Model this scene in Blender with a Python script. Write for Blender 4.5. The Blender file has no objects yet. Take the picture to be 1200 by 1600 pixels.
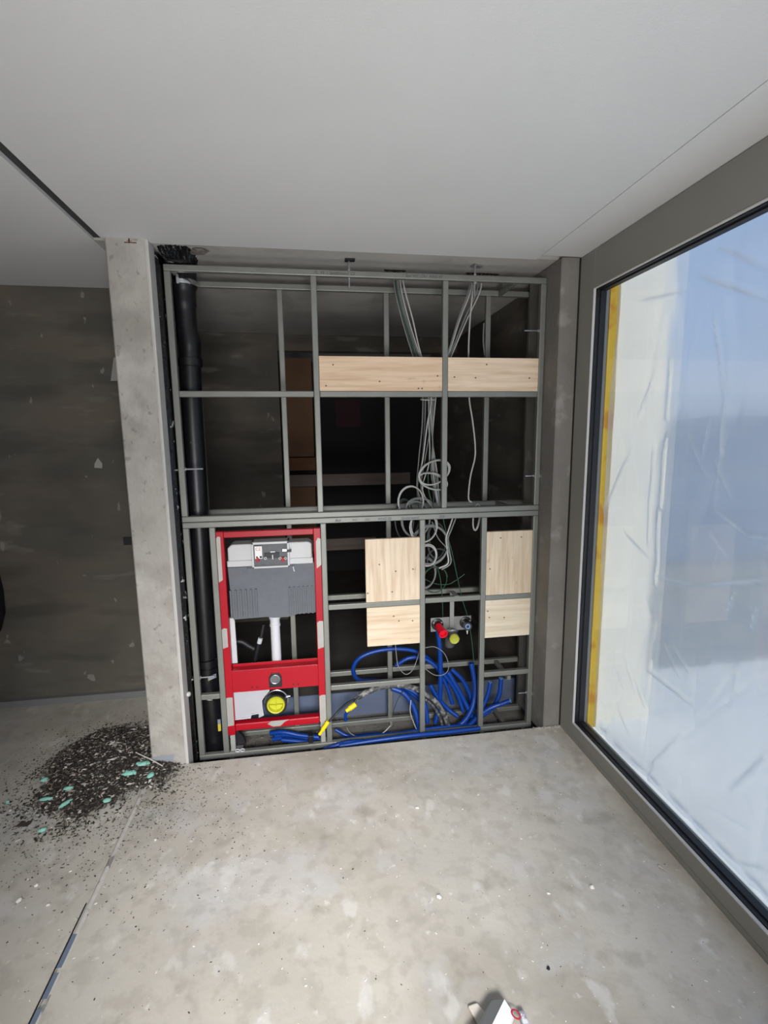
import bpy, bmesh, math, random
from mathutils import Vector, Matrix, noise
random.seed(7)
S = bpy.context.scene
C = S.collection
PI = math.pi

# ------------------------------------------------------------------ camera
CAM = Vector((0, 0, 1.676)); FPX = 774.5; PITCH = .1523; YAW = .1476; ROLL = -.0119
cy, sy, cp, sp = math.cos(YAW), math.sin(YAW), math.cos(PITCH), math.sin(PITCH)
FW = Vector((sy*cp, cy*cp, -sp)); R0 = Vector((cy, -sy, 0)); U0 = R0.cross(FW)
RT = R0*math.cos(ROLL) + U0*math.sin(ROLL); UP = U0*math.cos(ROLL) - R0*math.sin(ROLL)
cd = bpy.data.cameras.new('camera'); cam = bpy.data.objects.new('camera', cd); C.objects.link(cam)
cd.sensor_fit = 'VERTICAL'; cd.sensor_height = 36; cd.lens = FPX/1600*36; cd.clip_start = .02; cd.clip_end = 2000
m = Matrix.Identity(4)
for i in range(3):
    m[i][0] = RT[i]; m[i][1] = UP[i]; m[i][2] = -FW[i]; m[i][3] = CAM[i]
cam.matrix_world = m
S.camera = cam

def at(u, v, val, ax=1):
    """measured point of the photograph -> metric point on the plane axis = val"""
    d = FW + RT*((u-600)/FPX) - UP*((v-800)/FPX)
    return CAM + d*((val-CAM[ax])/d[ax])

# ------------------------------------------------------------------ light
S.view_settings.view_transform = 'Standard'; S.view_settings.look = 'None'
S.view_settings.gamma = 1; S.view_settings.use_curve_mapping = False
S.view_settings.exposure = 1.45
W = bpy.data.worlds.new('sky'); S.world = W; W.use_nodes = True
nt = W.node_tree; nt.nodes.clear()
out = nt.nodes.new('ShaderNodeOutputWorld'); bg = nt.nodes.new('ShaderNodeBackground')
tc = nt.nodes.new('ShaderNodeTexCoord'); sx = nt.nodes.new('ShaderNodeSeparateXYZ'); rp = nt.nodes.new('ShaderNodeValToRGB')
nt.links.new(tc.outputs['Generated'], sx.inputs[0]); nt.links.new(sx.outputs['Z'], rp.inputs[0])
nt.links.new(rp.outputs[0], bg.inputs[0]); nt.links.new(bg.outputs[0], out.inputs[0])
e = rp.color_ramp.elements
e[0].position = 0.0; e[0].color = (.50, .56, .68, 1)
e[1].position = 0.5; e[1].color = (.30, .46, .82, 1)
k = e.new(.12); k.color = (.42, .55, .82, 1)
bg.inputs[1].default_value = 0.40
sd = bpy.data.lights.new('sun', 'SUN'); sun = bpy.data.objects.new('sun', sd); C.objects.link(sun)
sd.energy = 2.6; sd.angle = math.radians(.6); sd.color = (1, .93, .82)
sdir = Vector((.008, .80, -.60)).normalized()
sun.rotation_euler = sdir.to_track_quat('-Z', 'Y').to_euler(); sun.location = (0, -8, 8)

# daylight helper: aimed skylight from the rear opening, plus an added upward fill brightening the ceiling
def area_lamp(name, loc, aim, w, h, watts, col, spread):
    l = bpy.data.lights.new(name, 'AREA'); o = bpy.data.objects.new(name, l); C.objects.link(o)
    l.shape = 'RECTANGLE'; l.size = w; l.size_y = h; l.energy = watts; l.color = col; l.spread = math.radians(spread)
    o.location = loc; o.rotation_euler = (Vector(aim)-Vector(loc)).to_track_quat('-Z', 'Y').to_euler()
area_lamp('daylight_door_sky', (.05, -1.28, 2.0), (.04, 2.1, .0), .8, .5, 6.6, (1, .995, .975), 50)
area_lamp('ceiling_fill', (.10, -1.28, .75), (.10, 2.2, 2.55), 1.1, 1.1, 9.6, (1, .995, .99), 100)

# ------------------------------------------------------------------ helpers
def srgb(r, g, b):
    f = lambda c: (c/255/12.92 if c/255 <= .04045 else ((c/255+.055)/1.055)**2.4)
    return (f(r), f(g), f(b), 1)

def mat(name, col, rough=.6, metal=0, var=0, scale=8, bump=0, bscale=60, spec=None, layers=(), stretch=None, coat=0):
    """procedural material: base colour with noise variation and optional extra (colour, scale, lo, hi, amount, detail) layers"""
    M = bpy.data.materials.new(name); M.use_nodes = True; t = M.node_tree; b = t.nodes['Principled BSDF']
    b.inputs['Roughness'].default_value = rough; b.inputs['Metallic'].default_value = metal
    if spec is not None: b.inputs['Specular IOR Level'].default_value = spec
    if coat: b.inputs['Coat Weight'].default_value = coat
    g = t.nodes.new('ShaderNodeTexCoord'); src = g.outputs['Object']
    mp = t.nodes.new('ShaderNodeMapping'); t.links.new(src, mp.inputs[0]); src = mp.outputs[0]
    if stretch: mp.inputs['Scale'].default_value = stretch
    cur = None
    if var:
        n = t.nodes.new('ShaderNodeTexNoise'); n.inputs['Scale'].default_value = scale; n.inputs['Detail'].default_value = 6
        t.links.new(src, n.inputs[0])
        r = t.nodes.new('ShaderNodeValToRGB'); t.links.new(n.outputs[0], r.inputs[0])
        r.color_ramp.elements[0].position = .3; r.color_ramp.elements[1].position = .7
        r.color_ramp.elements[0].color = tuple(c*(1-var) for c in col[:3])+(1,)
        r.color_ramp.elements[1].color = tuple(min(1, c*(1+var)) for c in col[:3])+(1,)
        cur = r.outputs[0]
    else:
        r = t.nodes.new('ShaderNodeRGB'); r.outputs[0].default_value = col; cur = r.outputs[0]
    for i, L in enumerate(layers):
        lc, ls, lo, hi, am = L[:5]
        n = t.nodes.new('ShaderNodeTexNoise'); n.inputs['Scale'].default_value = ls
        n.inputs['Detail'].default_value = L[5] if len(L) > 5 else 4
        m2 = t.nodes.new('ShaderNodeMapping'); m2.inputs['Location'].default_value = (i*3.7+1, i*1.3, i*2.1)
        if len(L) > 6: m2.inputs['Scale'].default_value = L[6]
        t.links.new(g.outputs['Object'], m2.inputs[0]); t.links.new(m2.outputs[0], n.inputs[0])
        r = t.nodes.new('ShaderNodeMapRange'); r.inputs[1].default_value = lo; r.inputs[2].default_value = hi
        r.inputs[4].default_value = am; t.links.new(n.outputs[0], r.inputs[0])
        mx = t.nodes.new('ShaderNodeMix'); mx.data_type = 'RGBA'
        t.links.new(r.outputs[0], mx.inputs[0]); t.links.new(cur, mx.inputs[6]); mx.inputs[7].default_value = lc
        cur = mx.outputs[2]
    t.links.new(cur, b.inputs['Base Color'])
    if bump:
        n = t.nodes.new('ShaderNodeTexNoise'); n.inputs['Scale'].default_value = bscale; n.inputs['Detail'].default_value = 5
        t.links.new(src, n.inputs[0])
        bn = t.nodes.new('ShaderNodeBump'); bn.inputs['Strength'].default_value = bump; bn.inputs['Distance'].default_value = .01
        t.links.new(n.outputs[0], bn.inputs['Height']); t.links.new(bn.outputs[0], b.inputs['Normal'])
    return M

class MB:
    def __init__(s): s.b = bmesh.new()
    def box(s, x0, x1, y0, y1, z0, z1):
        v = [s.b.verts.new(p) for p in ((x0,y0,z0),(x1,y0,z0),(x1,y1,z0),(x0,y1,z0),(x0,y0,z1),(x1,y0,z1),(x1,y1,z1),(x0,y1,z1))]
        for f in ((3,2,1,0),(4,5,6,7),(0,1,5,4),(1,2,6,5),(2,3,7,6),(3,0,4,7)): s.b.faces.new([v[i] for i in f])
        return s
    def poly(s, pts, y0, y1, ax='y'):
        """outline pts (x,z) extruded from y0 to y1"""
        f = (lambda p, y: (p[0], y, p[1])) if ax == 'y' else ((lambda p, z: (p[0], p[1], z)) if ax == 'z' else (lambda p, x: (x, p[0], p[1])))
        a = [s.b.verts.new(f(p, y0)) for p in pts]; c = [s.b.verts.new(f(p, y1)) for p in pts]
        s.b.faces.new(a); s.b.faces.new(c[::-1]); n = len(pts)
        for i in range(n): s.b.faces.new((a[i], c[i], c[(i+1) % n], a[(i+1) % n]))
        return s
    def tube(s, path, r, n=10, cap=True, wave=0):
        P = [Vector(p) for p in path]; rings = []; up = Vector((0, 0, 1)); prev = None
        for i, p in enumerate(P):
            d = (P[min(i+1, len(P)-1)] - P[max(i-1, 0)])
            if d.length < 1e-9: d = Vector((0, 0, 1))
            d.normalize()
            if prev is None:
                a = d.orthogonal().normalized()
            else:
                a = (prev - d*prev.dot(d))
                a = a.normalized() if a.length > 1e-6 else d.orthogonal().normalized()
            prev = a; b = d.cross(a)
            rr = r[i] if isinstance(r, (list, tuple)) else r
            if wave: rr += wave*(1 if i % 2 else -1)
            rings.append([s.b.verts.new(p + (a*math.cos(t)+b*math.sin(t))*rr) for t in [2*PI*k/n for k in range(n)]])
        for A, B in zip(rings, rings[1:]):
            for k in range(n): s.b.faces.new((A[k], A[(k+1) % n], B[(k+1) % n], B[k]))
        if cap:
            s.b.faces.new(rings[0][::-1]); s.b.faces.new(rings[-1])
        return s
    def cyl(s, p0, p1, r, n=20): return s.tube([p0, p1], r, n)
    def ring(s, c, axis, R, r, n=28, m=8, a0=0, a1=2*PI):
        axis = Vector(axis).normalized(); a = axis.orthogonal().normalized(); b = axis.cross(a)
        return s.tube([Vector(c)+(a*math.cos(t)+b*math.sin(t))*R for t in [a0+(a1-a0)*k/n for k in range(n+1)]], r, m, cap=False)
    def lathe(s, c, axis, prof, n=28):
        """prof: list of (distance along axis, radius)"""
        c = Vector(c); axis = Vector(axis).normalized(); a = axis.orthogonal().normalized(); b = axis.cross(a); rings = []
        for d, r in prof:
            rings.append([s.b.verts.new(c+axis*d+(a*math.cos(t)+b*math.sin(t))*max(r, 1e-5)) for t in [2*PI*k/n for k in range(n)]])
        for A, B in zip(rings, rings[1:]):
            for k in range(n): s.b.faces.new((A[k], A[(k+1) % n], B[(k+1) % n], B[k]))
        return s
    def lump(s, c, size, jit=.35, sub=1, rot=None):
        r = bmesh.ops.create_icosphere(s.b, subdivisions=sub, radius=1)
        R = Matrix.Rotation(random.uniform(0, 6.3), 3, 'Z') if rot is None else rot
        for v in r['verts']:
            p = v.co*(1+random.uniform(-jit, jit)); p = Vector((p.x*size[0], p.y*size[1], p.z*size[2]))
            v.co = R @ p + Vector(c)
        return s
    def build(s, name, M, parent=None, smooth=False, bevel=0, seg=2, origin=None):
        me = bpy.data.meshes.new(name); bmesh.ops.recalc_face_normals(s.b, faces=s.b.faces)
        if smooth:
            for f in s.b.faces: f.smooth = True
        s.b.to_mesh(me); s.b.free(); me.materials.append(M)
        o = bpy.data.objects.new(name, me); C.objects.link(o)
        if parent:
            o.parent = parent; o.matrix_parent_inverse = Matrix.Translation(parent.location).inverted()
            if parent.type != 'EMPTY' : o.matrix_parent_inverse = Matrix.Identity(4)
        if smooth and bevel == 0:
            try: me.set_sharp_from_angle(angle=math.radians(40))
            except Exception: pass
        if bevel:
            md = o.modifiers.new('bevel', 'BEVEL'); md.width = bevel; md.segments = seg; md.limit_method = 'ANGLE'
        return o

def tag(o, label, cat, group=None, kind=None):
    o['label'] = label; o['category'] = cat
    if group: o['group'] = group
    if kind: o['kind'] = kind
    return o
def struct(name, mb, M, label=None, **k):
    o = mb.build(name, M, **k); o['kind'] = 'structure'
    if label: o['label'] = label
    return o
def empty(name, loc, label, cat, group=None):
    o = bpy.data.objects.new(name, None); C.objects.link(o); o.location = loc; o.empty_display_size = .1
    return tag(o, label, cat, group)
def smooth_path(pts, n=8):
    P = [Vector(p) for p in pts]; P = [P[0]*2-P[1]]+P+[P[-1]*2-P[-2]]; r = []
    for i in range(1, len(P)-2):
        for k in range(n):
            t = k/n; a, b, c, d = P[i-1:i+3]
            r.append(.5*((2*b)+(c-a)*t+(2*a-5*b+4*c-d)*t*t+(3*b-a-3*c+d)*t**3))
    r.append(P[-2]); return r

# ------------------------------------------------------------------ materials
M_floor = mat('screed', srgb(192, 186, 176), .62, var=.10, scale=2.2, bump=.12, bscale=45, spec=.35, layers=[
    (srgb(138, 128, 112), 1.3, .50, .72, .55, 7), (srgb(190, 188, 186), 5, .56, .66, .5, 8),
    (srgb(120, 112, 100), 9, .60, .72, .35, 8), (srgb(232, 230, 226), 24, .66, .74, .5, 6), (srgb(110, 102, 94), 90, .74, .77, .7, 2), (srgb(206, 204, 206), 2.6, .56, .64, .35, 10), (srgb(150, 143, 132), 17, .50, .62, .28, 10), (srgb(224, 222, 218), 8.5, .60, .66, .4, 10, (1, .6, 1))])
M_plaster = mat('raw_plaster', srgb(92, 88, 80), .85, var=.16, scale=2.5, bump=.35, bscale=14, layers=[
    (srgb(112, 100, 90), 1.6, .48, .62, .6, 6, (1, 1, 2.2)), (srgb(72, 69, 63), 2.4, .52, .62, .6, 8, (.6, .6, 2.4)),
    (srgb(134, 129, 121), 3.3, .60, .66, .6, 9, (.5, .5, 2.0)), (srgb(150, 146, 138), 14, .70, .73, .6, 3, (1, 1, .6))])
M_pier = mat('rendered_concrete', srgb(170, 165, 158), .85, var=.12, scale=4, bump=.6, bscale=40, layers=[
    (srgb(140, 134, 126), 5, .50, .62, .5, 9), (srgb(196, 192, 186), 3.5, .54, .64, .5, 6), (srgb(118, 112, 104), 26, .62, .68, .5, 6)])
M_reveal = mat('skim_plaster', srgb(196, 193, 188), .8, var=.05, scale=6, bump=.2, bscale=25)
M_ceil = mat('ceiling_skim', srgb(212, 212, 211), .8, var=.02, scale=3, bump=.08, bscale=160)
M_slab = mat('ceiling_slab', srgb(176, 172, 166), .85, var=.06, scale=5, bump=.3, bscale=18, layers=[(srgb(150, 145, 138), 4, .52, .66, .5, 7)])
M_dark = mat('joint_dark', srgb(34, 33, 32), .9)
M_white = mat('white_wall', srgb(205, 203, 198), .8, var=.02)
M_tube = mat('galvanised_profile', srgb(128, 129, 123), .48, .35, var=.07, scale=9, bump=.05, bscale=80, spec=.5)
M_bolt = mat('zinc_bolt', srgb(190, 192, 195), .3, .9)
M_frame = mat('window_lacquer', srgb(138, 136, 129), .45, var=.03, scale=4)
M_gask = mat('black_gasket', srgb(26, 26, 30), .5)
M_black = mat('black_pipe_plastic', srgb(17, 17, 20), .38, var=.3, scale=12, bump=.05, bscale=30, layers=[(srgb(90, 90, 92), 30, .68, .73, .5, 5)])
M_bitumen = mat('bitumen_foil', srgb(12, 12, 12), .22, bump=.9, bscale=35, layers=[(srgb(200, 200, 198), 22, .66, .69, .8, 4)])
M_chrome = mat('clamp_steel', srgb(215, 217, 220), .18, 1)
M_greycable = mat('grey_cable', srgb(176, 176, 172), .5)
M_midcable = mat('dusty_grey_cable', srgb(120, 122, 120), .55)
M_darkcable = mat('dark_grey_cable', srgb(64, 67, 68), .55)
M_green = mat('green_cable', srgb(48, 84, 62), .5)
M_blue = mat('blue_corrugated_pipe', srgb(5, 58, 142), .42, var=.1, scale=20)
M_hose = mat('dusty_black_hose', srgb(62, 62, 64), .6, layers=[(srgb(150, 148, 144), 40, .45, .6, .8, 4)])
M_yellow = mat('yellow_plastic', srgb(232, 205, 20), .4)
M_cap = mat('lime_cap', srgb(188, 188, 44), .35, var=.04)
M_red = mat('red_powder_coat', srgb(166, 8, 30), .4, spec=.35, var=.03)
M_redhole = mat('fixing_hole_red', srgb(90, 10, 18), .6)
M_bare = mat('bare_grey_leg', srgb(168, 166, 160), .5, .2, var=.08, scale=14)
M_cist = mat('white_cistern', srgb(190, 190, 191), .45, var=.02)
M_foam = mat('grey_insulation_shell', srgb(104, 107, 113), .85, var=.05, scale=30, bump=.25, bscale=220)
M_pvc = mat('white_pvc', srgb(205, 206, 210), .4)
M_lightplast = mat('pale_plastic', srgb(196, 197, 200), .5, var=.05, scale=10)
M_steel = mat('steel_plate', srgb(150, 150, 148), .4, .6, var=.05)
M_insul = mat('yellow_board', srgb(235, 190, 60), .7, layers=[(srgb(214, 140, 30), 6, .55, .62, .8, 4)])
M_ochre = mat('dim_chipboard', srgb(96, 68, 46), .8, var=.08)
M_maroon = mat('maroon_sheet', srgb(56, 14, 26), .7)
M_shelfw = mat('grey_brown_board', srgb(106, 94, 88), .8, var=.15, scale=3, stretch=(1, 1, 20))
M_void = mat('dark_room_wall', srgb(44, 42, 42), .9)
M_gravel = mat('gravel', srgb(96, 92, 88), .9, var=.3, scale=40)
M_pitm = mat('raw_slab', srgb(118, 114, 108), .9, var=.15, scale=6, bump=.5, bscale=30)
M_foil = mat('edge_foil', srgb(96, 106, 128), .35, var=.12, scale=5, bump=.2, bscale=15)
M_ink = mat('marker_ink', srgb(40, 44, 84), .6)
M_inkd = mat('faded_marker_ink', srgb(66, 66, 72), .6)
M_inkr = mat('dark_red_crayon', srgb(96, 40, 36), .7)

M_screw = mat('dark_screw', srgb(92, 80, 68), .5)

def wood(name, base, along, knots=0, seed=0):
    M = bpy.data.materials.new(name); M.use_nodes = True; t = M.node_tree; b = t.nodes['Principled BSDF']
    b.inputs['Roughness'].default_value = .6
    g = t.nodes.new('ShaderNodeTexCoord'); mp = t.nodes.new('ShaderNodeMapping'); t.links.new(g.outputs['Object'], mp.inputs[0])
    mp.inputs['Scale'].default_value = (1, 1, 14) if along == 'x' else (14, 1, 1); mp.inputs['Location'].default_value = (seed, seed*2, seed*.7)
    n = t.nodes.new('ShaderNodeTexNoise'); n.inputs['Scale'].default_value = 3.2; n.inputs['Detail'].default_value = 7; n.inputs['Distortion'].default_value = .5
    t.links.new(mp.outputs[0], n.inputs[0])
    r = t.nodes.new('ShaderNodeValToRGB'); t.links.new(n.outputs[0], r.inputs[0]); E = r.color_ramp.elements
    E[0].position = .30; E[0].color = tuple(base[i]*(.80, .72, .64)[i] for i in range(3))+(1,)
    E[1].position = .62; E[1].color = base
    n2 = t.nodes.new('ShaderNodeTexNoise'); n2.inputs['Scale'].default_value = 9; n2.inputs['Detail'].default_value = 2
    m2 = t.nodes.new('ShaderNodeMapping'); m2.inputs['Scale'].default_value = (1, 1, 1.8) if along == 'x' else (1.8, 1, 1); m2.inputs['Location'].default_value = (seed*3, 0, seed)
    t.links.new(g.outputs['Object'], m2.inputs[0]); t.links.new(m2.outputs[0], n2.inputs[0])
    q = t.nodes.new('ShaderNodeMapRange'); q.inputs[1].default_value = .70; q.inputs[2].default_value = .78; q.inputs[4].default_value = .6+knots*.3
    t.links.new(n2.outputs[0], q.inputs[0])
    mx = t.nodes.new('ShaderNodeMix'); mx.data_type = 'RGBA'; t.links.new(q.outputs[0], mx.inputs[0]); t.links.new(r.outputs[0], mx.inputs[6])
    mx.inputs[7].default_value = srgb(150, 112, 84); t.links.new(mx.outputs[2], b.inputs['Base Color'])
    return M

# ------------------------------------------------------------------ setting
H = 2.55
YC = 2.4824          # front of the piers / edge of the screed
D = 2.632            # front face of the profile frame
XP0, XP1 = -.856, -.678
XW = 1.3855
fb = MB()
fb.box(XP1, XW+.05, -4.8, YC, -.055, 0); fb.box(-3.6, XP1, -4.8, YC, -.055, 0); fb.box(-3.6, XP0, YC, 3.27, -.055, 0)
struct('floor', fb, M_floor, 'bare grey-beige screed floor with plaster flecks')
struct('floor_pit', MB().box(XP1-.2, 1.5, YC-.3, 3.3, -.21, -.165), M_pitm, 'lowered raw slab under the frame')
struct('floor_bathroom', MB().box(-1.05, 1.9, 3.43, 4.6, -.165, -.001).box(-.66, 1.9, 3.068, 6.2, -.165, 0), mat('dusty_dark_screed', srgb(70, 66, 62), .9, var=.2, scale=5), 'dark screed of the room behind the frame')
struct('trim_screed_edge', MB().box(-.66, 1.371, 3.06, 3.068, -.164, .004), M_foil, 'grey-blue foil edge of the rear screed')
cb = MB()
cb.box(-.872, 1.172, -4.8, 2.53, H, H+.035); cb.box(1.1755, XW+.05, -4.8, 2.47, H, H+.035)
cb.box(-3.6, -.915, -4.8, 3.27, H, H+.035)
struct('ceiling', cb, M_ceil, 'smooth pale skimmed ceiling')
struct('ceiling_slab', MB().box(-3.7, XW+.15, -4.8, 6.2, H+.036, H+.2), M_dark)
struct('ceiling_bathroom', MB().box(-.9149, 1.9, 2.531, 6.2, H+.004, H+.035), M_slab, 'rough unpainted ceiling above and behind the frame')
# left joint strip, dark recess with a paler lip
struct('trim_ceiling_joint', MB().box(-.9149, -.8721, -4.8, 2.53, H+.014, H+.035), mat('joint_grey', srgb(58, 58, 58), .8))
struct('wall_left_back', MB().box(-3.6, XP0+.02, 3.27, 3.42, -.05, H), M_plaster, 'dark raw plastered wall left of the pier')
struct('baseboard_left', MB().box(-3.6, XP0-.001, 3.235, 3.27, 0, .045), mat('edge_strip', srgb(120, 120, 120), .7), 'pale edge insulation strip along the wall foot')
def pier(name, x0, x1, y0, y1, lab, mats, reveal_side):
    b = MB().poly([(x0+.006, y0), (x1-.006, y0), (x1, y0+.006), (x1, y1), (x0, y1), (x0, y0+.006)], 0 if x0 < 0 else -.05, H, 'z')
    return struct(name, b, mats, lab)
pier('wall_left_pier', XP0, XP1-.012, YC, 3.27, 'narrow rendered concrete pier left of the frame', M_pier, 1)
struct('wall_left_reveal', MB().poly([(XP1-.012, YC+.004), (XP1-.004, YC+.001), (XP1+.002, YC+.006), (XP1, YC+.10), (XP1-.012, YC+.10)], -.16, H-.001, 'z'), M_reveal, 'smooth white plastered edge of the left pier')
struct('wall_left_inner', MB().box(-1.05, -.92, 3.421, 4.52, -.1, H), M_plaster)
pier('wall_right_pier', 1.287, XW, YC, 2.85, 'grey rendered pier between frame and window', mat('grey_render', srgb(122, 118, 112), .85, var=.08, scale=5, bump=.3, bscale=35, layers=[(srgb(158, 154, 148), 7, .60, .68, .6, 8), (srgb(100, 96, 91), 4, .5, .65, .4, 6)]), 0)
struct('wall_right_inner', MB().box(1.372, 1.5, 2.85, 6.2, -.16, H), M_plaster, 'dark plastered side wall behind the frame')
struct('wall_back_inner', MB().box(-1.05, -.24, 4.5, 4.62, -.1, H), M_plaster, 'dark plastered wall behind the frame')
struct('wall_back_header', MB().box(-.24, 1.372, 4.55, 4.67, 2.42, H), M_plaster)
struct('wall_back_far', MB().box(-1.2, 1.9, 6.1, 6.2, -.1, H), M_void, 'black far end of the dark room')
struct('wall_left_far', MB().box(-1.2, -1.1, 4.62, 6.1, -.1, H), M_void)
# rest of the room, out of the photo: left wall, window wall with openings, end wall with a wide window
struct('wall_left', MB().box(-3.7, -3.6, -4.8, 3.42, -.05, H), M_white)
struct('wall_right', MB().box(XW+.001, XW+.15, 2.48, 2.86, -.16, H+.05).box(XW, XW+.15, -1.45, -.75, 0, H), M_white)
struct('wall_behind', MB().box(-3.6, -.50, -1.45, -1.3, 0, H).box(.72, XW, -1.45, -1.3, 0, H).box(-.50, .72, -1.45, -1.3, 2.42, H), M_white)

struct('trim_window_joint', MB().box(XW-.0035, XW+.0005, YC-.0065, YC-.0005, 0, H-.002), M_dark, 'thin black joint between pier and window frame')
# ------------------------------------------------------------------ window
YG0, YG1, ZG0, ZG1 = -.62, 2.347, .098, 2.369
wf = MB()
X0, X1 = XW, XW+.085
wf.box(X0, X1, YG1, YC-.006, 0, H-.002)
wf.box(X0, X1, -.75, YG0, 0, H-.002)
wf.box(X0, X1, YG0, YG1, ZG1, H-.002)
wf.box(X0-.004, X1, YG0, YG1, .033, ZG0)
wf.box(X0, X1, YG0, YG1, 0, .029)
win = struct('window_1', wf, M_frame, 'large fixed window in a pale grey frame with plastic sheeting behind the glass', bevel=.0025)
gk = MB(); xg0, xg1 = XW+.002, XW+.062; w = .012
def ringbox(mb, x0, x1, a, wdt):
    mb.box(x0, x1, YG0+a, YG1-a, ZG1-a-wdt, ZG1-a); mb.box(x0, x1, YG0+a, YG1-a, ZG0+a, ZG0+a+wdt)
    mb.box(x0, x1, YG1-a-wdt, YG1-a, ZG0+a, ZG1-a); mb.box(x0, x1, YG0+a, YG0+a+wdt, ZG0+a, ZG1-a)
ringbox(gk, XW+.012, XW+.06, .0005, .008); ringbox(gk, XW+.03, XW+.06, .0085, .006)
gk.build('gasket', M_gask, win)
lb = MB(); ringbox(lb, XW-.0025, XW+.010, .0006, .004); lb.build('glazing_bead', mat('bead_edge', srgb(196, 194, 190), .4), win)
def glassmat():
    M = bpy.data.materials.new('window_glass'); M.use_nodes = True; t = M.node_tree; t.nodes.clear()
    o = t.nodes.new('ShaderNodeOutputMaterial'); mx = t.nodes.new('ShaderNodeMixShader')
    tr = t.nodes.new('ShaderNodeBsdfTransparent'); tr.inputs[0].default_value = (.95, .97, .96, 1)
    gl = t.nodes.new('ShaderNodeBsdfGlossy'); gl.inputs['Roughness'].default_value = .0
    fr = t.nodes.new('ShaderNodeFresnel'); fr.inputs[0].default_value = 1.5
    ge = t.nodes.new('ShaderNodeNewGeometry'); iv = t.nodes.new('ShaderNodeMath'); iv.operation = 'SUBTRACT'; iv.inputs[0].default_value = 1
    mu = t.nodes.new('ShaderNodeMath'); mu.operation = 'MULTIPLY'; t.links.new(ge.outputs['Backfacing'], iv.inputs[1])
    t.links.new(iv.outputs[0], mu.inputs[0]); t.links.new(fr.outputs[0], mu.inputs[1])      # one reflection per pane, on the face the light enters
    t.links.new(mu.outputs[0], mx.inputs[0]); t.links.new(tr.outputs[0], mx.inputs[1]); t.links.new(gl.outputs[0], mx.inputs[2]); t.links.new(mx.outputs[0], o.inputs[0])
    return M
MG = glassmat()
MB().box(XW+.046, XW+.050, YG0+.005, YG1-.005, ZG0+.005, ZG1-.005).build('glass_pane', MG, win)

def filmmat():
    M = bpy.data.materials.new('hazy_film'); M.use_nodes = True; t = M.node_tree; t.nodes.clear(); N = t.nodes.new; L = t.links.new
    o = N('ShaderNodeOutputMaterial')
    tr = N('ShaderNodeBsdfTransparent'); tr.inputs[0].default_value = (.97, .97, .98, 1)
    rf = N('ShaderNodeBsdfRefraction'); rf.inputs['IOR'].default_value = 1.08; rf.inputs['Roughness'].default_value = .40
    df = N('ShaderNodeBsdfDiffuse'); df.inputs[0].default_value = (.9, .9, .92, 1)
    tl = N('ShaderNodeBsdfTranslucent'); tl.inputs[0].default_value = (.97, .98, .99, 1)
    gl = N('ShaderNodeBsdfGlossy'); gl.inputs['Roughness'].default_value = .22
    a = N('ShaderNodeMixShader'); a.inputs[0].default_value = .75; L(tr.outputs[0], a.inputs[1]); L(rf.outputs[0], a.inputs[2])
    b = N('ShaderNodeMixShader'); b.inputs[0].default_value = .6; L(df.outputs[0], b.inputs[1]); L(tl.outputs[0], b.inputs[2])
    c = N('ShaderNodeMixShader'); L(a.outputs[0], c.inputs[1]); L(b.outputs[0], c.inputs[2])
    g = N('ShaderNodeTexCoord'); n = N('ShaderNodeTexNoise'); n.inputs['Scale'].default_value = 2.2; n.inputs['Detail'].default_value = 5
    L(g.outputs['Object'], n.inputs[0]); r = N('ShaderNodeMapRange'); r.inputs[1].default_value = .3; r.inputs[2].default_value = .7
    r.inputs[3].default_value = .30; r.inputs[4].default_value = .50; L(n.outputs[0], r.inputs[0])
    at_ = N('ShaderNodeAttribute'); at_.attribute_name = 'crease'; ad = N('ShaderNodeMath'); ad.operation = 'MULTIPLY_ADD'; ad.use_clamp = True
    ad.inputs[1].default_value = .6; L(at_.outputs['Fac'], ad.inputs[0]); L(r.outputs[0], ad.inputs[2]); L(ad.outputs[0], c.inputs[0])   # a folded crease scatters more
    d = N('ShaderNodeMixShader'); d.inputs[0].default_value = .10; L(c.outputs[0], d.inputs[1]); L(gl.outputs[0], d.inputs[2])
    L(d.outputs[0], o.inputs[0])
    return M
MF = filmmat()
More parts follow.
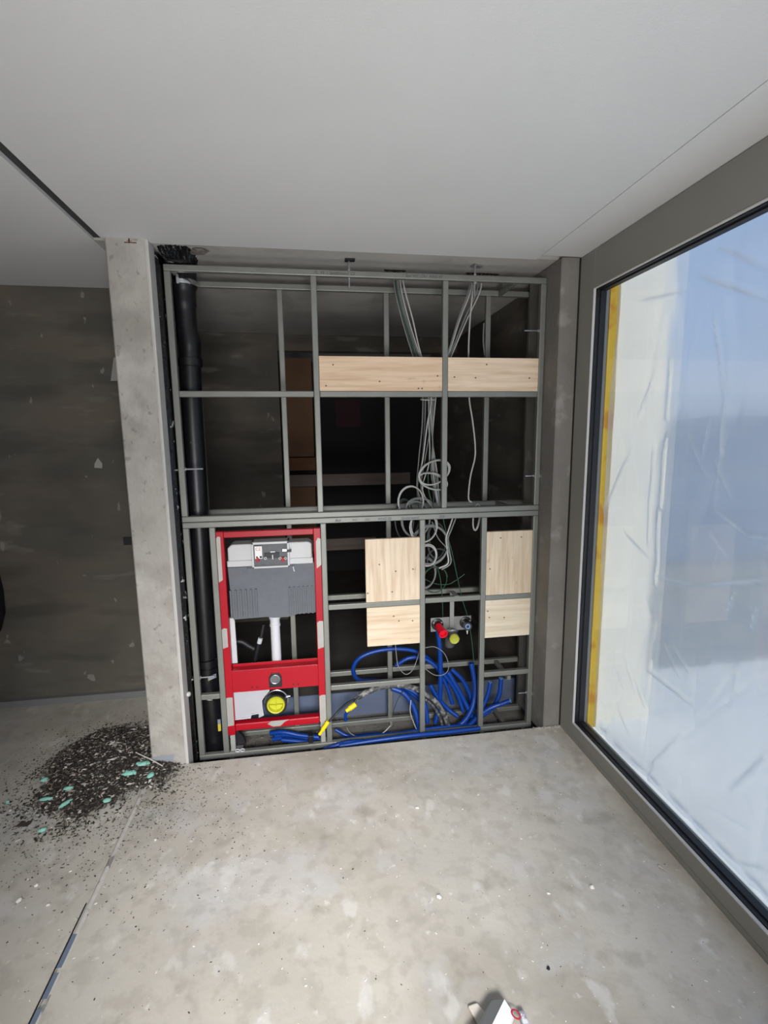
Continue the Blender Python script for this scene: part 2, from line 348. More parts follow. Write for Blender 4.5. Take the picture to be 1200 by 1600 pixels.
# creases of the sheet: (y0,z0,y1,z1,height,width)
XF = XW+.125
def fp(u, v):
    p = at(u, v, XF, 0); return (p.y, p.z)
CR = []
for (u0, v0, u1, v1, h, wd) in [
    (1047, 560, 1042, 655, 6, 7), (1041, 680, 1034, 795, 8, 6), (1030, 795, 1023, 915, 8, 6), (1115, 490, 1130, 610, 6, 6), (1138, 560, 1118, 790, 5, 6),
    (1025, 575, 998, 650, 6, 6), (1117, 720, 1145, 780, 5, 6), (1075, 680, 1105, 745, 4, 6), (985, 700, 945, 800, 5, 10), (1020, 690, 1018, 780, 4, 6),
    (1118, 795, 1170, 838, 5, 6), (1170, 838, 1200, 842, 5, 6), (1110, 830, 1140, 872, 4, 8), (1150, 920, 1133, 955, 5, 5), (1185, 940, 1168, 985, 5, 5),
    (1025, 950, 998, 1215, -4, 5), (1085, 1015, 1078, 1150, -3, 5), (1012, 1048, 1080, 1103, 7, 7), (1200, 1045, 1065, 1150, -6, 7), (1150, 1040, 1110, 1100, -5, 7),
    (1110, 1100, 1060, 1150, -5, 7), (1060, 1150, 1010, 1200, 5, 7), (1025, 1180, 1010, 1225, 5, 6), (935, 1090, 965, 1125, -4, 5), (965, 1100, 985, 1150, 4, 5),
    (925, 1140, 945, 1170, 4, 5), (978, 1025, 990, 1080, 4, 6), (990, 1060, 1005, 1105, 4, 5), (965, 1040, 975, 1075, 4, 5), (1035, 1010, 1060, 1060, 4, 5),
    (1050, 1010, 1075, 1050, 4, 5), (1200, 1178, 1140, 1235, 7, 9), (1062, 1210, 1058, 1270, -4, 4), (1075, 1230, 1072, 1290, -4, 4), (1105, 1265, 1170, 1300, -4, 8),
    (1150, 1345, 1200, 1358, 4, 8), (1000, 470, 1070, 455, 4, 10), (1090, 430, 1200, 470, 5, 10), (1120, 385, 1200, 420, 4, 10), (955, 560, 945, 640, 5, 8), (975, 830, 1010, 870, 5, 8),
    (960, 540, 940, 900, 6, 14), (1095, 915, 1200, 905, 4, 9), (1020, 900, 1090, 915, 4, 8), (1110, 650, 1096, 720, 4, 6), (1016, 760, 1010, 850, 4, 6)]:
    a, b = fp(u0, v0), fp(u1, v1); CR.append((a, b, h*.0016, wd*.001*1.3))
for k in range(14):      # bunched lower edge of the sheet
    y = 2.28-k*.13; CR.append(((y, ZG0+.012+random.uniform(-.003, .006)), (y-random.uniform(.08, .14), ZG0+.012+random.uniform(-.003, .006)), .012, .020))
for k in range(60):
    y = random.uniform(-.5, 2.2); z = random.uniform(.2, 2.2); a = random.gauss(PI/2, .5); l = random.uniform(.06, .3)
    CR.append(((y, z), (y+math.cos(a)*l, z+math.sin(a)*l), random.choice((-1, 1))*random.uniform(.0015, .004), random.uniform(.005, .012)))
ny, nz = 330, 300
FY0, FY1, FZ0, FZ1 = YG0-.02, YG1+.005, ZG0-.03, ZG1+.06
fbm = bmesh.new(); grid = []
dy, dz = (FY1-FY0)/ny, (FZ1-FZ0)/nz
disp = [[0.0]*(nz+1) for _ in range(ny+1)]; crs = [[0.0]*(nz+1) for _ in range(ny+1)]
for i in range(ny+1):
    for j in range(nz+1):
        y = FY0+dy*i; z = FZ0+dz*j
        d = .018*noise.noise((y*1.3, z*.9, 3)) + .006*noise.noise((y*5, z*2.2, 7)) + .002*noise.noise((y*16, z*6, 1))
        fr = abs(noise.noise((y*3.1+5, z*1.2, 2)))
        d += .008*max(0, 1-fr*9)
        disp[i][j] = d
for (a, b, h, wd) in CR:
    vx, vz = b[0]-a[0], b[1]-a[1]; L2 = vx*vx+vz*vz+1e-9; rr = wd*3
    for i in range(max(0, int((min(a[0], b[0])-rr-FY0)/dy)), min(ny, int((max(a[0], b[0])+rr-FY0)/dy)+1)+1):
        for j in range(max(0, int((min(a[1], b[1])-rr-FZ0)/dz)), min(nz, int((max(a[1], b[1])+rr-FZ0)/dz)+1)+1):
            y = FY0+dy*i; z = FZ0+dz*j; t = ((y-a[0])*vx+(z-a[1])*vz)/L2; tt = min(1, max(0, t))
            dd = math.hypot(y-a[0]-vx*tt, z-a[1]-vz*tt)
            if dd < rr:
                g_ = math.exp(-(dd/wd)**2)*(.4+.6*max(0, math.sin(PI*tt))**.5); disp[i][j] -= h*g_
                if h > 0: crs[i][j] = max(crs[i][j], math.exp(-(dd/(wd*.62))**2)*min(1, h/.009)*(.25+.75*max(0, math.sin(PI*tt))))
for i in range(ny+1): grid.append([fbm.verts.new((XF+disp[i][j], FY0+dy*i, FZ0+dz*j)) for j in range(nz+1)])
for i in range(ny):
    for j in range(nz): fbm.faces.new((grid[i][j], grid[i+1][j], grid[i+1][j+1], grid[i][j+1]))
f_ = MB(); f_.b.free(); f_.b = fbm
film = tag(f_.build('plastic_sheet', MF, smooth=True), 'creased hazy plastic sheeting stretched outside the big window', 'plastic sheet')

if film.data.polygons[0].normal.x > 0: film.data.flip_normals()
ca = film.data.attributes.new('crease', 'FLOAT', 'POINT')
ca.data.foreach_set('value', [crs[i][j] for i in range(ny+1) for j in range(nz+1)])
# yellow strips outside, beside the sheet
ys = MB(); ys.box(XW+.088, XW+.145, YG1-.002, YG1+.05, .06, 2.44)
tag(ys.build('edge_board', M_insul, bevel=.003), 'yellow board strip standing outside along the left edge of the window', 'board strip')
# outside: terrace, reveal, valley
M_terr = mat('terrace_concrete', srgb(176, 182, 190), .8, var=.05)
struct('floor_terrace', MB().box(XW+.15, 7.0, -8, 3.2, -.12, -.02), M_terr, 'pale terrace outside the window')
struct('wall_outside_reveal', MB().box(XW+.151, XW+.62, 2.50, 2.9, -.02, H+.5), mat('outside_render', srgb(172, 172, 168), .8, var=.04), 'pale rendered outer pier beside the window')
struct('wall_terrace_parapet', MB().box(1.62, 7.0, 3.05, 3.2, -.02, .74), mat('parapet', srgb(90, 97, 106), .8, var=.05))
hb = bmesh.new(); rows = []
for i in range(41):
    row = []
    for j in range(61):
        x = 8 + (i/40)**2*700; y = -500 + 1300*j/60
        z = -9 + max(0, (x-60)/640)*34 + 9*noise.noise((x*.006, y*.006, 0))*min(1, x/200) + 2*noise.noise((x*.03, y*.03, 4))
        row.append(hb.verts.new((x, y, z)))
    rows.append(row)
for A, B in zip(rows, rows[1:]):
    for j in range(60): hb.faces.new((A[j], B[j], B[j+1], A[j+1]))
h_ = MB(); h_.b.free(); h_.b = hb
struct('ground_hillside', h_, mat('woodland', srgb(92, 104, 122), .9, var=.25, scale=.05, layers=[(srgb(120, 128, 138), .02, .5, .6, .6, 4)]), 'blurred bluish wooded hillside across the valley', smooth=True)

# ------------------------------------------------------------------ profile frame
fr = empty('profile_frame', (0.31, D+.13, -.165), 'grey-green steel profile frame bolted between the two piers', 'frame')
Tn = .030
def fbox(name, x0, x1, z0, z1, y=D, d=Tn, M=None, parent=fr, bev=.004):
    return MB().box(x0, x1, y, y+d, z0, z1).build(name, M or M_tube, parent, bevel=bev)
XL, XR = -.657, 1.2835
fbox('rail', XL, XR, 2.467, 2.497); rail_top = bpy.data.objects['rail']
# front studs, upper field
segs = [(XL, 1.278, 2.467), (.035, 1.278, 2.467), (.714, 1.278, 2.467), (XR-Tn, 1.278, 2.467)]
for x, a, b in segs: fbox('stud', x, x+Tn, a, b)
xs = [XL, .035, .714, XR-Tn]
for a, b in zip(xs, xs[1:]): fbox('rail', a+Tn, b, 1.878, 1.908)
fbox('rail', XL, XR, 1.248, 1.2775)
rail_mid = fbox('rail', XL, XR, 1.2165, 1.2465)
lows = [XL, -.527, .046, .591, .948, XR-Tn]
for x in lows: fbox('stud', x, x+Tn, -.06, 1.2165)
fbox('rail', XL+Tn, -.527, .265, .295)
fbox('rail', .076, .591, .730, .760); fbox('rail', .621, .948, .735, .765); fbox('rail', .978, XR-Tn, .730, .760)
fbox('rail', .076, .591, .256, .286); fbox('rail', .978, XR-Tn, .257, .287)
fbox('rail', XL, XR, -.091, -.061)
YR = 2.885
for x in (-.600, -.145, .441, 1.040, 1.305):
    fbox('rear_stud', x, x+Tn, 1.275, 2.467, YR); fbox('rear_stud', x, x+Tn, -.10, 1.2165, YR)
fbox('rear_rail', -.6, 1.335, 2.467, 2.497, YR); fbox('rear_rail', -.6, 1.335, 1.2475, 1.275, YR)
fbox('rear_rail', -.6, 1.335, 1.2165, 1.2465, YR)
rxs = [-.145, .441, 1.040, 1.305]
for a, b in zip(rxs, rxs[1:]):
    fbox('rear_rail', a+Tn, b, .700, .730, YR); fbox('rear_rail', a+Tn, b, .210, .240, YR)
fbox('rear_rail', -.6, 1.335, -.130, -.100, YR)
for z, x in ((2.467, 1.11), (1.2475, 1.12), (.211, 1.135), (-.125, 1.135), (1.2475, -.63), (2.467, -.63)):
    fbox('cross_tube', x, x+Tn*.8, z, z+.026, D+Tn, YR-D-Tn if x > 0 else YR-D)
for x in (-.50, -.05, .05, .60, .96, 1.22):
    f = fbox('foot', x, x+.028, -.165, -.091, D+.002, .026)
for x in (-.14, .45, 1.05): fbox('foot', x, x+.02, -.165, -.13, YR+.004, .02)
# bolts to the piers
def bolt(x0, x1, z, y=D+.012, head=None):
    b = MB().cyl((x0, y, z), (x1, y, z), .0045, 12)
    hx = x0 if head == 'l' else x1
    s_ = 1 if head == 'l' else -1
    b.cyl((hx, y, z), (hx+s_*.008, y, z), .010, 6)
    b.build('bolt', M_bolt, fr, smooth=False)
bolt(-.676, -.657, 1.518, D-.006, 'l'); bolt(-.627, -.537, 1.521, D+.005, 'l'); bolt(-.672, -.657, .393, D-.006, 'l'); bolt(-.627, -.548, .395, D+.005, 'l')
bolt(1.170, 1.2535, 2.228, head='r'); bolt(1.200, 1.2535, 1.443, head='r'); bolt(1.200, 1.2535, .130, head='r')
bolt(1.2835, 1.300-.013, 1.443, D-.004, 'r'); bolt(1.2835, 1.287, .128, D-.004, 'r')
# hanger rods to the ceiling: threaded rod, washers, angle plate
for x, th in ((.230, 0.0), (.889, .5)):
    b = MB().cyl((x, D+.015, 2.415 if th == 0 else 2.395), (x, D+.015, H+.003), .0045, 10); b.cyl((x, D+.015, 2.497), (x, D+.015, 2.505), .010, 6); b.cyl((x, D+.015, 2.455), (x, D+.015, 2.466), .013 if th else .007, 14)
    hr = b.build('hanger_rod', M_bolt, fr)
    p = MB(); c, s_ = math.cos(th), math.sin(th)
    L = .055 if th else .03
    pts = [(x-.02*c-.02*s_*-1, D+.015-.02), (x+L*c, D+.015-.02+L*s_), (x+L*c-.03*s_, D+.015+.012+L*s_), (x-.02*c-.01*s_, D+.015+.02)]
    p.poly(pts, H-.004, H+.004, 'z'); p.build('ceiling_plate', M_gask if not th else M_steel, hr)
# ink writing on the rails
def text(s, x, z, size, M, parent, name='handwriting', y=D-.0006, ang=0, shear=.25, ry=0):
    cu = bpy.data.curves.new('t', 'FONT'); cu.body = s; cu.size = size; cu.shear = shear; cu.extrude = .0002
    o = bpy.data.objects.new('t', cu); C.objects.link(o)
    bpy.context.view_layer.update()
    me = bpy.data.meshes.new_from_object(o.evaluated_get(bpy.context.evaluated_depsgraph_get()))
    bpy.data.objects.remove(o); me.transform(Matrix.Translation((x, y, z)) @ Matrix.Rotation(ang, 4, 'Y') @ Matrix.Rotation(PI/2, 4, 'X'))
    me.materials.clear(); me.materials.append(M)
    t = bpy.data.objects.new(name, me); C.objects.link(t); t.parent = parent
    if parent and parent.type == 'EMPTY': t.matrix_parent_inverse = Matrix.Translation(parent.location).inverted()
    return t
text('FL  VS  /  Sanitärwand  CS', .055, 2.476, .019, M_inkd, rail_top); text('/  Bad WC / DU  WHG 05', .50, 2.476, .019, M_inkd, rail_top)
text('Bad', .125, 1.2235, .020, M_ink, rail_mid); text('WC', .215, 1.2235, .017, M_inkd, rail_mid); text('DU', .285, 1.2235, .018, M_inkd, rail_mid)
text('WHG 05', .355, 1.2235, .020, M_ink, rail_mid); text('Sanitärwand', .485, 1.2235, .020, M_ink, rail_mid); text('EW', .700, 1.2235, .020, M_ink, rail_mid)

# ------------------------------------------------------------------ timber boards
def board(x0, x1, z0, z1, along, label, seed, screws, knots=0, col=(222, 198, 170), group='pale timber boards in the frame', tilt=0):
    M = wood('spruce', srgb(*col), along, knots, seed)
    b = MB(); 
    b.poly([(x0, z0), (x1, z0), (x1-tilt, z1), (x0-tilt, z1)], D+.003, D+.027)
    o = b.build('timber_board', M, bevel=.0015); tag(o, label, 'board', group)
    for (a, c) in screws: MB().cyl((x0+a*(x1-x0), D+.0015, z0+c*(z1-z0)), (x0+a*(x1-x0), D+.006, z0+c*(z1-z0)), .0042, 10).build('screw', M_screw, o)
    return o
board(.0655, .7135, 1.9085, 2.083, 'x', 'long pale horizontal timber board in the upper middle bay', 1.3, [(.11, .75), (.05, .15), (.48, .28), (.80, .08), (.83, .08), (.96, .45)], 0, (228, 200, 170))
board(.7445, 1.253, 1.9085, 2.083, 'x', 'shorter knotty horizontal timber board in the upper right bay', 4.1, [(.07, .42), (.3, .4), (.42, .8), (.9, .4)], 1, (232, 210, 184))
board(.286, .5905, .7605, 1.118, 'z', 'tall pale timber board with vertical grain left of the water connections', 7.7, [(.25, .6), (.55, .48), (.87, .5), (.48, .15), (.03, .15)], 0, (222, 204, 180))
board(.288, .5905, .501, .7285, 'x', 'squarish pale timber board hanging below the left horizontal rail', 2.9, [(.6, .62), (.86, .6), (.5, .75)], 0, (226, 206, 180))
board(.9785, 1.2530, .7605, 1.132, 'z', 'tall knotty timber board at the right edge of the frame', 5.5, [(.08, .42), (.75, .9), (.3, .9)], 1, (216, 200, 176))
board(.9785, 1.2530, .501, .7285, 'x', 'squarish timber board under the right rail next to the pier', 9.2, [(.09, .55), (.42, .52), (.05, .72)], 1, (220, 208, 186))

# ------------------------------------------------------------------ toilet installation module
tm = empty('toilet_module', (-.225, D+.06, -.061), 'red wall-hung toilet frame with grey insulated cistern in the lower left bay', 'toilet frame')
MY = D+.004
def pos(u, v, y=MY): return at(u, v, y)
# posts with irregular bare patches
def post(x0, x1, patches, z0, z1):
    o = MB().box(x0, x1, MY, MY+.04, z0, z1).build('post', M_red, tm, bevel=.003)
    for (a, b, l, r, sk) in patches:
        # worn, uncoated patch: thin shaped skin on the post
        pts = [(l, a), (r, a+sk), (r, b-sk*.3), (l+(r-l)*.4, b), (l, b-sk)]
        MB().poly(pts, MY-.0008, MY+.0005).build('bare_patch', M_bare, o)
    return o
zl = lambda v: pos(345, v).z
post(-.4965, -.458, [(zl(910), zl(838), -.4945, -.474, .012), (zl(1014), zl(982), -.4955, -.468, .008), (zl(1136), zl(1091), -.496, -.462, .003)], .040, 1.192)
zr = lambda v: pos(500, v).z
post(.008, .0455, [(zr(888), zr(840), .020, .045, .02), (zr(1014), zr(970), .012, .045, .010), (zr(1128), zr(1086), .010, .045, .006)], .085, 1.192)
for x in (-.489, .012):
    MB().box(x, x+.026, MY+.006, MY+.032, -.058, .12).build('leg', M_bare, tm, bevel=.002)
    MB().box(x-.004, x+.062, MY-.0, MY+.05, -.0605, -.056).build('foot_plate', M_steel, tm)
a = MB().box(-.458, .008, MY+.002, MY+.038, 1.158, 1.190); a.build('top_bar', M_red, tm, bevel=.003)
zt, zb_ = pos(430, 1042).z, pos(430, 1077).z
mb = MB(); mb.box(-.458, .008, MY, MY+.003, zb_, zt-.008)      # traverse: face with folded-back lip
mb.box(-.458, .008, MY, MY+.05, zt-.008, zt-.004); mb.box(-.458, .008, MY+.047, MY+.05, zt-.004, zt+.012)
tr = mb.build('cross_plate', M_red, tm, bevel=.001)
for u, v in ((394, 1074), (402, 1074), (458, 1069), (466, 1069)):
    p = pos(u, v); MB().cyl((p.x, MY-.0012, p.z), (p.x, MY+.001, p.z), .0055, 14).build('fixing_hole', M_redhole, tr)
p0, p1 = pos(365, 1134), pos(500, 1122)
lbm = MB(); lbm.box(-.458, .008, MY, MY+.045, .062, .104); lb_o = lbm.build('lower_bar', M_red, tm, bevel=.006)
p = pos(432, 1124); MB().poly([(p.x-.05, .088), (p.x-.02, .070), (p.x+.02, .070), (p.x+.045, .092), (p.x+.07, .1035), (p.x-.03, .1035)], MY-.0008, MY+.001).build('bare_patch', M_bare, lb_o)
# cistern
CY = D+.030
def px(u, v, y=CY): q = at(u, v, y); return q.x, q.z
cx0, cx1 = -.447, -.003
zc_top = px(420, 849)[1]; zc_mid = px(420, 883)[1]; zc_bot = px(420, 965)[1]
mb = MB(); mb.poly([(cx0, zc_mid-.004), (cx1, zc_mid-.004), (cx1, zc_top-.012), (cx1-.018, zc_top), (cx0+.022, zc_top), (cx0, zc_top-.02)], CY+.004, CY+.11)
ci = mb.build('cistern_tank', M_cist, tm, bevel=.008, seg=3)
MB().box(cx0-.004, cx1+.004, CY-.004, CY+.1, zc_mid-.001, zc_mid+.032).build('tank_rim', M_cist, ci, bevel=.004)
# insulation shell with ribs and shaped bottom
zs = zc_mid-.003
def pz(v): return px(430, v)[1]
o2 = [(cx0-.004, zs), (cx1+.012, zs), (cx1+.010, zc_bot+.012), (-.09, zc_bot+.010), (-.115, zc_bot+.002), (-.145, zc_bot-.004), (-.225, zc_bot-.004), (-.255, zc_bot+.004), (cx0+.010, zc_bot)]
sh = MB().poly(o2, CY, CY+.12).build('insulation_shell', M_foam, tm, bevel=.003)
rb = MB()
ra = [px(u, 905)[0] for u in (358, 366, 374, 382, 390, 398)] ; rbx = [px(u, 905)[0] for u in (451, 458, 465, 472, 479, 486)]
for x in ra+rbx: MB().box(x-.001, x+.009, CY-.013, CY+.001, zc_bot+.013, pz(918)).build('rib', M_foam, sh, bevel=.0025)
MB().box(cx0+.095, cx1-.10, CY-.008, CY+.001, pz(893), pz(885)).box(cx0, cx0+.08, CY-.003, CY+.001, pz(893), pz(884)).box(cx1-.085, cx1+.01, CY-.003, CY+.001, pz(890), pz(881)).build('ledge', M_foam, sh, bevel=.001)
xe = px(423, 905)[0]
eb = MB()
for (x0, x1, z0, z1) in ((xe-.017, xe-.015, pz(930), pz(897)), (xe+.028, xe+.030, pz(930), pz(897)), (xe-.017, xe+.03, pz(898), pz(897)), (xe-.017, xe+.03, pz(930), pz(929))):
    eb.box(x0, x1, CY-.0015, CY+.001, z0, z1)
eb.build('embossed_panel', M_foam, sh)
# service box
SY = D-.004
def ps(u, v, y=SY): q = at(u, v, y); return q.x, q.z
bx0, bz1 = ps(392, 848); bx1, bz0 = ps(453, 886)
mb = MB(); w = .011
mb.box(bx0, bx1, SY, CY+.06, bz1-w*1.1, bz1); mb.box(bx0, bx1, SY, CY+.06, bz0, bz0+w*.9)
mb.box(bx0, bx0+w, SY, CY+.06, bz0, bz1); mb.box(bx1-w, bx1, SY, CY+.06, bz0, bz1)
sb = mb.build('service_box', M_cist, tm, bevel=.002)
MB().box(bx0+w, bx1-w, SY+.02, SY+.024, bz0+.008, bz1-.011).build('box_back', mat('dark_grey_plastic', srgb(84, 86, 90), .5, var=.1, scale=60), sb)
sx0, sz1 = ps(397.5, 854); sx1, sz0 = ps(410, 873)
st = MB().box(sx0, sx1, SY+.001, SY+.003, sz0, sz1).build('sticker', mat('sticker_white', srgb(226, 224, 222), .5), sb)
text('C2', sx0+.004, sz1-.022, .022, mat('sticker_red', srgb(190, 40, 60), .5), st, 'sticker_print', SY+.0005, 0, 0)
MB().box(sx0+.006, sx0+.014, SY+.0002, SY+.001, sz0+.006, sz0+.014).box(sx0+.024, sx0+.036, SY+.0002, SY+.001, sz0+.004, sz0+.014).build('sticker_mark', M_dark, st)
for u in (402.5, 442):
    x, z = ps(u, 876.5); MB().box(x-.006, x+.006, SY-.002, SY+.02, z-.006, z+.018).box(x-.011, x+.011, SY+.002, SY+.01, z-.001, z+.006).build('red_clip', M_red, sb, bevel=.001)
x0, z0 = ps(413, 873.5); x1, z1 = ps(436, 864)
MB().box(x0, x1, SY+.012, SY+.02, z0, z1).build('valve_block', M_gask, sb, bevel=.002)
vb = MB()
for u in (414.5, 437.5, 446): x, z = ps(u, 873); vb.ring((x, SY+.008, z), (0, 1, 0), .006, .0018, 16, 6)
x, z = ps(426, 871); vb.box(x-.003, x+.002, SY+.006, SY+.012, z-.012, z+.012); x, z = ps(426, 863); vb.box(x-.012, x+.012, SY+.008, SY+.012, z-.003, z+.003)
vb.build('valve_fitting', M_pvc, sb)
x, z = ps(445, 860); MB().box(x-.012, x+.01, SY+.004, SY+.014, z-.006, z+.006).build('lever', M_bolt, sb); MB().box(x+.010, x+.034, SY-.003, SY+.01, z-.010, z+.004).build('black_latch', M_gask, sb)
x, z = px(459, 889); MB().tube([(x-.002, CY-.01, z+.016), (x, CY-.014, z), (x+.004, CY-.016, z-.010)], .003, 8).build('drip_tab', M_pvc, sh)
# white flush pipe
fy = CY+.06; q0 = at(429, 960, fy); q1 = at(432, 1040, fy)
MB().lathe((q0.x, fy, q0.z), (0, 0, -1), [(0, .034), (.018, .032), (.03, .027), (.055, .027), (.056, .030), (.066, .030), (.067, .026), (q0.z-q1.z-.03, .027), (q0.z-q1.z, .022), (q0.z-q1.z+.02, .022)], 28).build('flush_pipe', M_pvc, tm, smooth=True)
a_, b_ = at(358, 966, D+.06), at(370, 1036, D+.06)
MB().poly([(a_.x-.004, a_.z), (a_.x+.028, a_.z), (b_.x+.004, b_.z), (b_.x-.026, b_.z)], D+.06, D+.075).build('white_strip', M_lightplast, tm)
# flush inlet
p = pos(430, 1060); q = MB().poly([(p.x-.034, p.z-.050), (p.x+.036, p.z-.050), (p.x+.036, p.z+.01), (p.x+.022, p.z+.032), (p.x-.020, p.z+.032), (p.x-.034, p.z+.01)], MY-.005, MY+.02).build('inlet_surround', M_gask, tm, bevel=.002)
MB().ring((p.x, MY-.008, p.z-.002), (0, 1, 0), .024, .0035, 30, 8).build('inlet_rim', M_bolt, q, smooth=True)
MB().cyl((p.x, MY-.006, p.z-.002), (p.x, MY+.01, p.z-.002), .021, 24).build('inlet_plug', mat('mid_grey', srgb(96, 98, 100), .5), q)
# waste bend with lime cap
p = pos(431, 1102, MY-.03); r_ = .048
bend = MB().lathe((p.x, MY-.028, p.z), (0, 1, 0), [(0, r_), (0, r_+.012), (.03, r_+.012), (.034, r_+.005), (.09, r_+.005), (.10, .03)], 36).build('waste_bend', M_black, tm, smooth=True)
cap = MB().lathe((p.x, MY-.034, p.z), (0, 1, 0), [(.022, 0), (.022, r_-.012), (.0, r_-.008), (-.002, r_-.002), (.004, r_+.002), (.02, r_+.002)], 36).build('end_cap', M_cap, bend, smooth=True)
rbm = MB()
for k in range(4):
    t = k*PI/2+.5; rbm.box(p.x-.002, p.x+.002, MY-.030, MY-.02, p.z-.001, p.z+.036)
    bmesh.ops.rotate(rbm.b, cent=(p.x, MY-.03, p.z), matrix=Matrix.Rotation(PI/2, 3, 'Y'), verts=rbm.b.verts)
rbm.build('cap_rib', M_cap, cap)
cl = MB().ring((p.x, MY+.02, p.z), (0, 1, 0), r_+.014, .004, 36, 8)
cl.cyl((p.x+r_+.014, MY+.02, p.z+.028), (p.x+r_+.014, MY+.02, p.z-.015), .006, 8); cl.cyl((p.x+r_+.008, MY+.018, p.z+.018), (p.x+r_+.03, MY+.018, p.z+.022), .005, 8)
cl.build('pipe_clamp', M_bolt, bend, smooth=True)
# white sheet-plastic cover hanging left of the bend
cx = lambda u, v: ((lambda q: (q.x, q.z))(at(u, v, MY-.002)))
o3 = [cx(361, 1083), cx(390, 1080), cx(417, 1078.5), cx(420, 1082), cx(413, 1090), cx(408, 1098), cx(409, 1110), cx(411, 1121), cx(404, 1124), cx(404, 1118), cx(392, 1120), cx(391, 1125), cx(366, 1128), cx(363, 1110)]
cov = MB().poly(o3, MY+.026, MY+.029).build('white_cover', mat('cover_grey', srgb(176, 176, 182), .5, var=.05), tm, bevel=0)
MB().tube([(x, MY+.02, z) for x, z in o3+[o3[0]]], .003, 8).build('cover_rim', M_pvc, cov, smooth=True)
# right little bracket and black foot at the bottom
q = at(483, 1150, D+.03); MB().box(q.x-.004, q.x+.022, D+.01, D+.05, -.0605, -.015).build('black_foot', M_gask, tm, bevel=.002)
q = at(376, 1150, D+.08); MB().poly([(q.x-.02, -.06), (q.x+.03, -.06), (q.x+.02, -.02), (q.x-.015, .035), (q.x-.03, .035)], D+.06, D+.09).build('black_foot', M_gask, tm, bevel=.002)
q = at(375, 1170, D+.005); b = MB(); b.ring((q.x-.012, D-.003, -.062+.012), (0, 1, .5), .012, .003, 18, 6); b.ring((q.x+.014, D-.003, -.062+.012), (0, 1, .5), .012, .003, 18, 6)
b.build('fixing_clip', M_pvc, tm, smooth=True)

# ------------------------------------------------------------------ soil stack
ss = empty('soil_pipe', (-.60, 2.76, -.165), 'thick black drain pipe rising behind the left stud of the frame', 'pipe')
PY = 2.765
def sp_(u, v): q = at(u, v, PY); return (q.x, PY, q.z)
MB().tube([(-.598, PY, 1.86), (-.600, PY, 1.5), (-.606, PY, .9), (-.610, PY, .38)], .053, 28).build('straight_pipe', M_black, ss, smooth=True)
MB().tube(smooth_path([(-.598, PY, 1.85), (-.592, PY, 2.05), (-.588, PY, 2.14), (-.596, PY, 2.24), (-.598, PY, 2.34), (-.598, PY, 2.43), (-.596, PY, H+.01)], 5),
   [.053]*10+[.056]*4+[.052]*6+[.058]*5+[.066]*6, 28).build('flexible_sleeve', M_black, ss, smooth=True)
MB().lathe((-.592, PY, 2.06), (0, 0, 1), [(-.02, .056), (-.018, .062), (.02, .062), (.022, .056)], 28).build('socket', M_black, ss, smooth=True)
b = MB().lathe((-.600, PY, 2.445), (0, 0, 1), [(-.012, .064), (-.012, .069), (.0, .0705), (.012, .069), (.012, .064)], 32)
b.box(-.612, -.600, PY-.082, PY-.066, 2.425, 2.465); b.build('clamp_ring', M_chrome, ss, smooth=True)
MB().tube(smooth_path([(-.610, PY, .40), (-.612, PY, .30), (-.605, PY, .2), (-.60, PY, .05), (-.60, PY, -.16)], 5), .060, 26).build('lower_elbow', M_black, ss, smooth=True)
MB().lathe((-.610, PY, .42), (0, 0, 1), [(-.01, .056), (-.008, .066), (.03, .066), (.032, .056)], 28).build('socket', M_black, ss, smooth=True)
MB().lathe((-.608, PY, .245), (.25, 0, 1), [(-.018, .060), (-.018, .067), (.018, .067), (.018, .060)], 28).build('clamp_ring', M_chrome, ss, smooth=True)
b = MB(); 
for z, x, t in ((.355, -.575, .5), (.07, -.555, 1.4)):
    b.poly([(x-.022, z-.012), (x+.022, z+.004), (x+.022, z+.026), (x-.022, z+.010)] if t < 1 else [(x-.007, z-.035), (x+.009, z-.033), (x+.009, z+.035), (x-.007, z+.035)], PY-.068, PY-.062)
b.build('pipe_label', mat('label_yellow', srgb(200, 180, 60), .5, layers=[(srgb(130, 135, 150), 14, .48, .52, 1, 1)]), ss)
# crumpled collar in the ceiling
b = MB(); n = 64; rings = []
for q_, (z, gr) in enumerate(((H+.004, .030), (2.535, .022), (2.520, .012), (2.508, .006), (2.500, -.006))):
    row = []
    for k in range(n):
        t = 2*PI*k/n; j = .010*noise.noise((k*.9, q_*3.1, 2)) + .005*math.sin(k*2.3+q_)
        c, s_ = math.cos(t), math.sin(t); sq = 1/max(abs(c), abs(s_))**.7
        row.append(b.b.verts.new((-.590+(.058+gr+j)*c*sq*.85, 2.665+(.085+gr+j)*s_*sq, z+.006*noise.noise((k*.7, q_, 8)))))
    rings.append(row)
for A, B2 in zip(rings, rings[1:]):
    for k in range(n): b.b.faces.new((A[k], A[(k+1) % n], B2[(k+1) % n], B2[k]))
b.b.faces.new(rings[-1])
tag(b.build('ceiling_collar', M_bitumen), 'crumpled shiny black foil collar where the pipe meets the ceiling', 'collar')
b = MB()
b.lump((-.478, 2.60, 2.545), (.035, .05, .008), .3, 2)
tag(b.build('mortar_chunk', mat('dark_mortar', srgb(110, 105, 98), .9, var=.4, scale=60, bump=.5)), 'rough mortar patch on the ceiling beside the black collar', 'mortar patch')
# black sealing membrane in the slot between pier and frame
b = MB(); n = 40
v0 = []
tag(MB().poly([(XP1-.011, YC+.101), (XP1+.012, YC+.12), (XP1+.016, YC+.16), (XP1+.010, YC+.75), (XP1-.011, YC+.75)], -.16, H-.02, 'z').build('sealing_membrane', M_bitumen, smooth=False), 'black sealing membrane lining the slot beside the left pier', 'membrane')
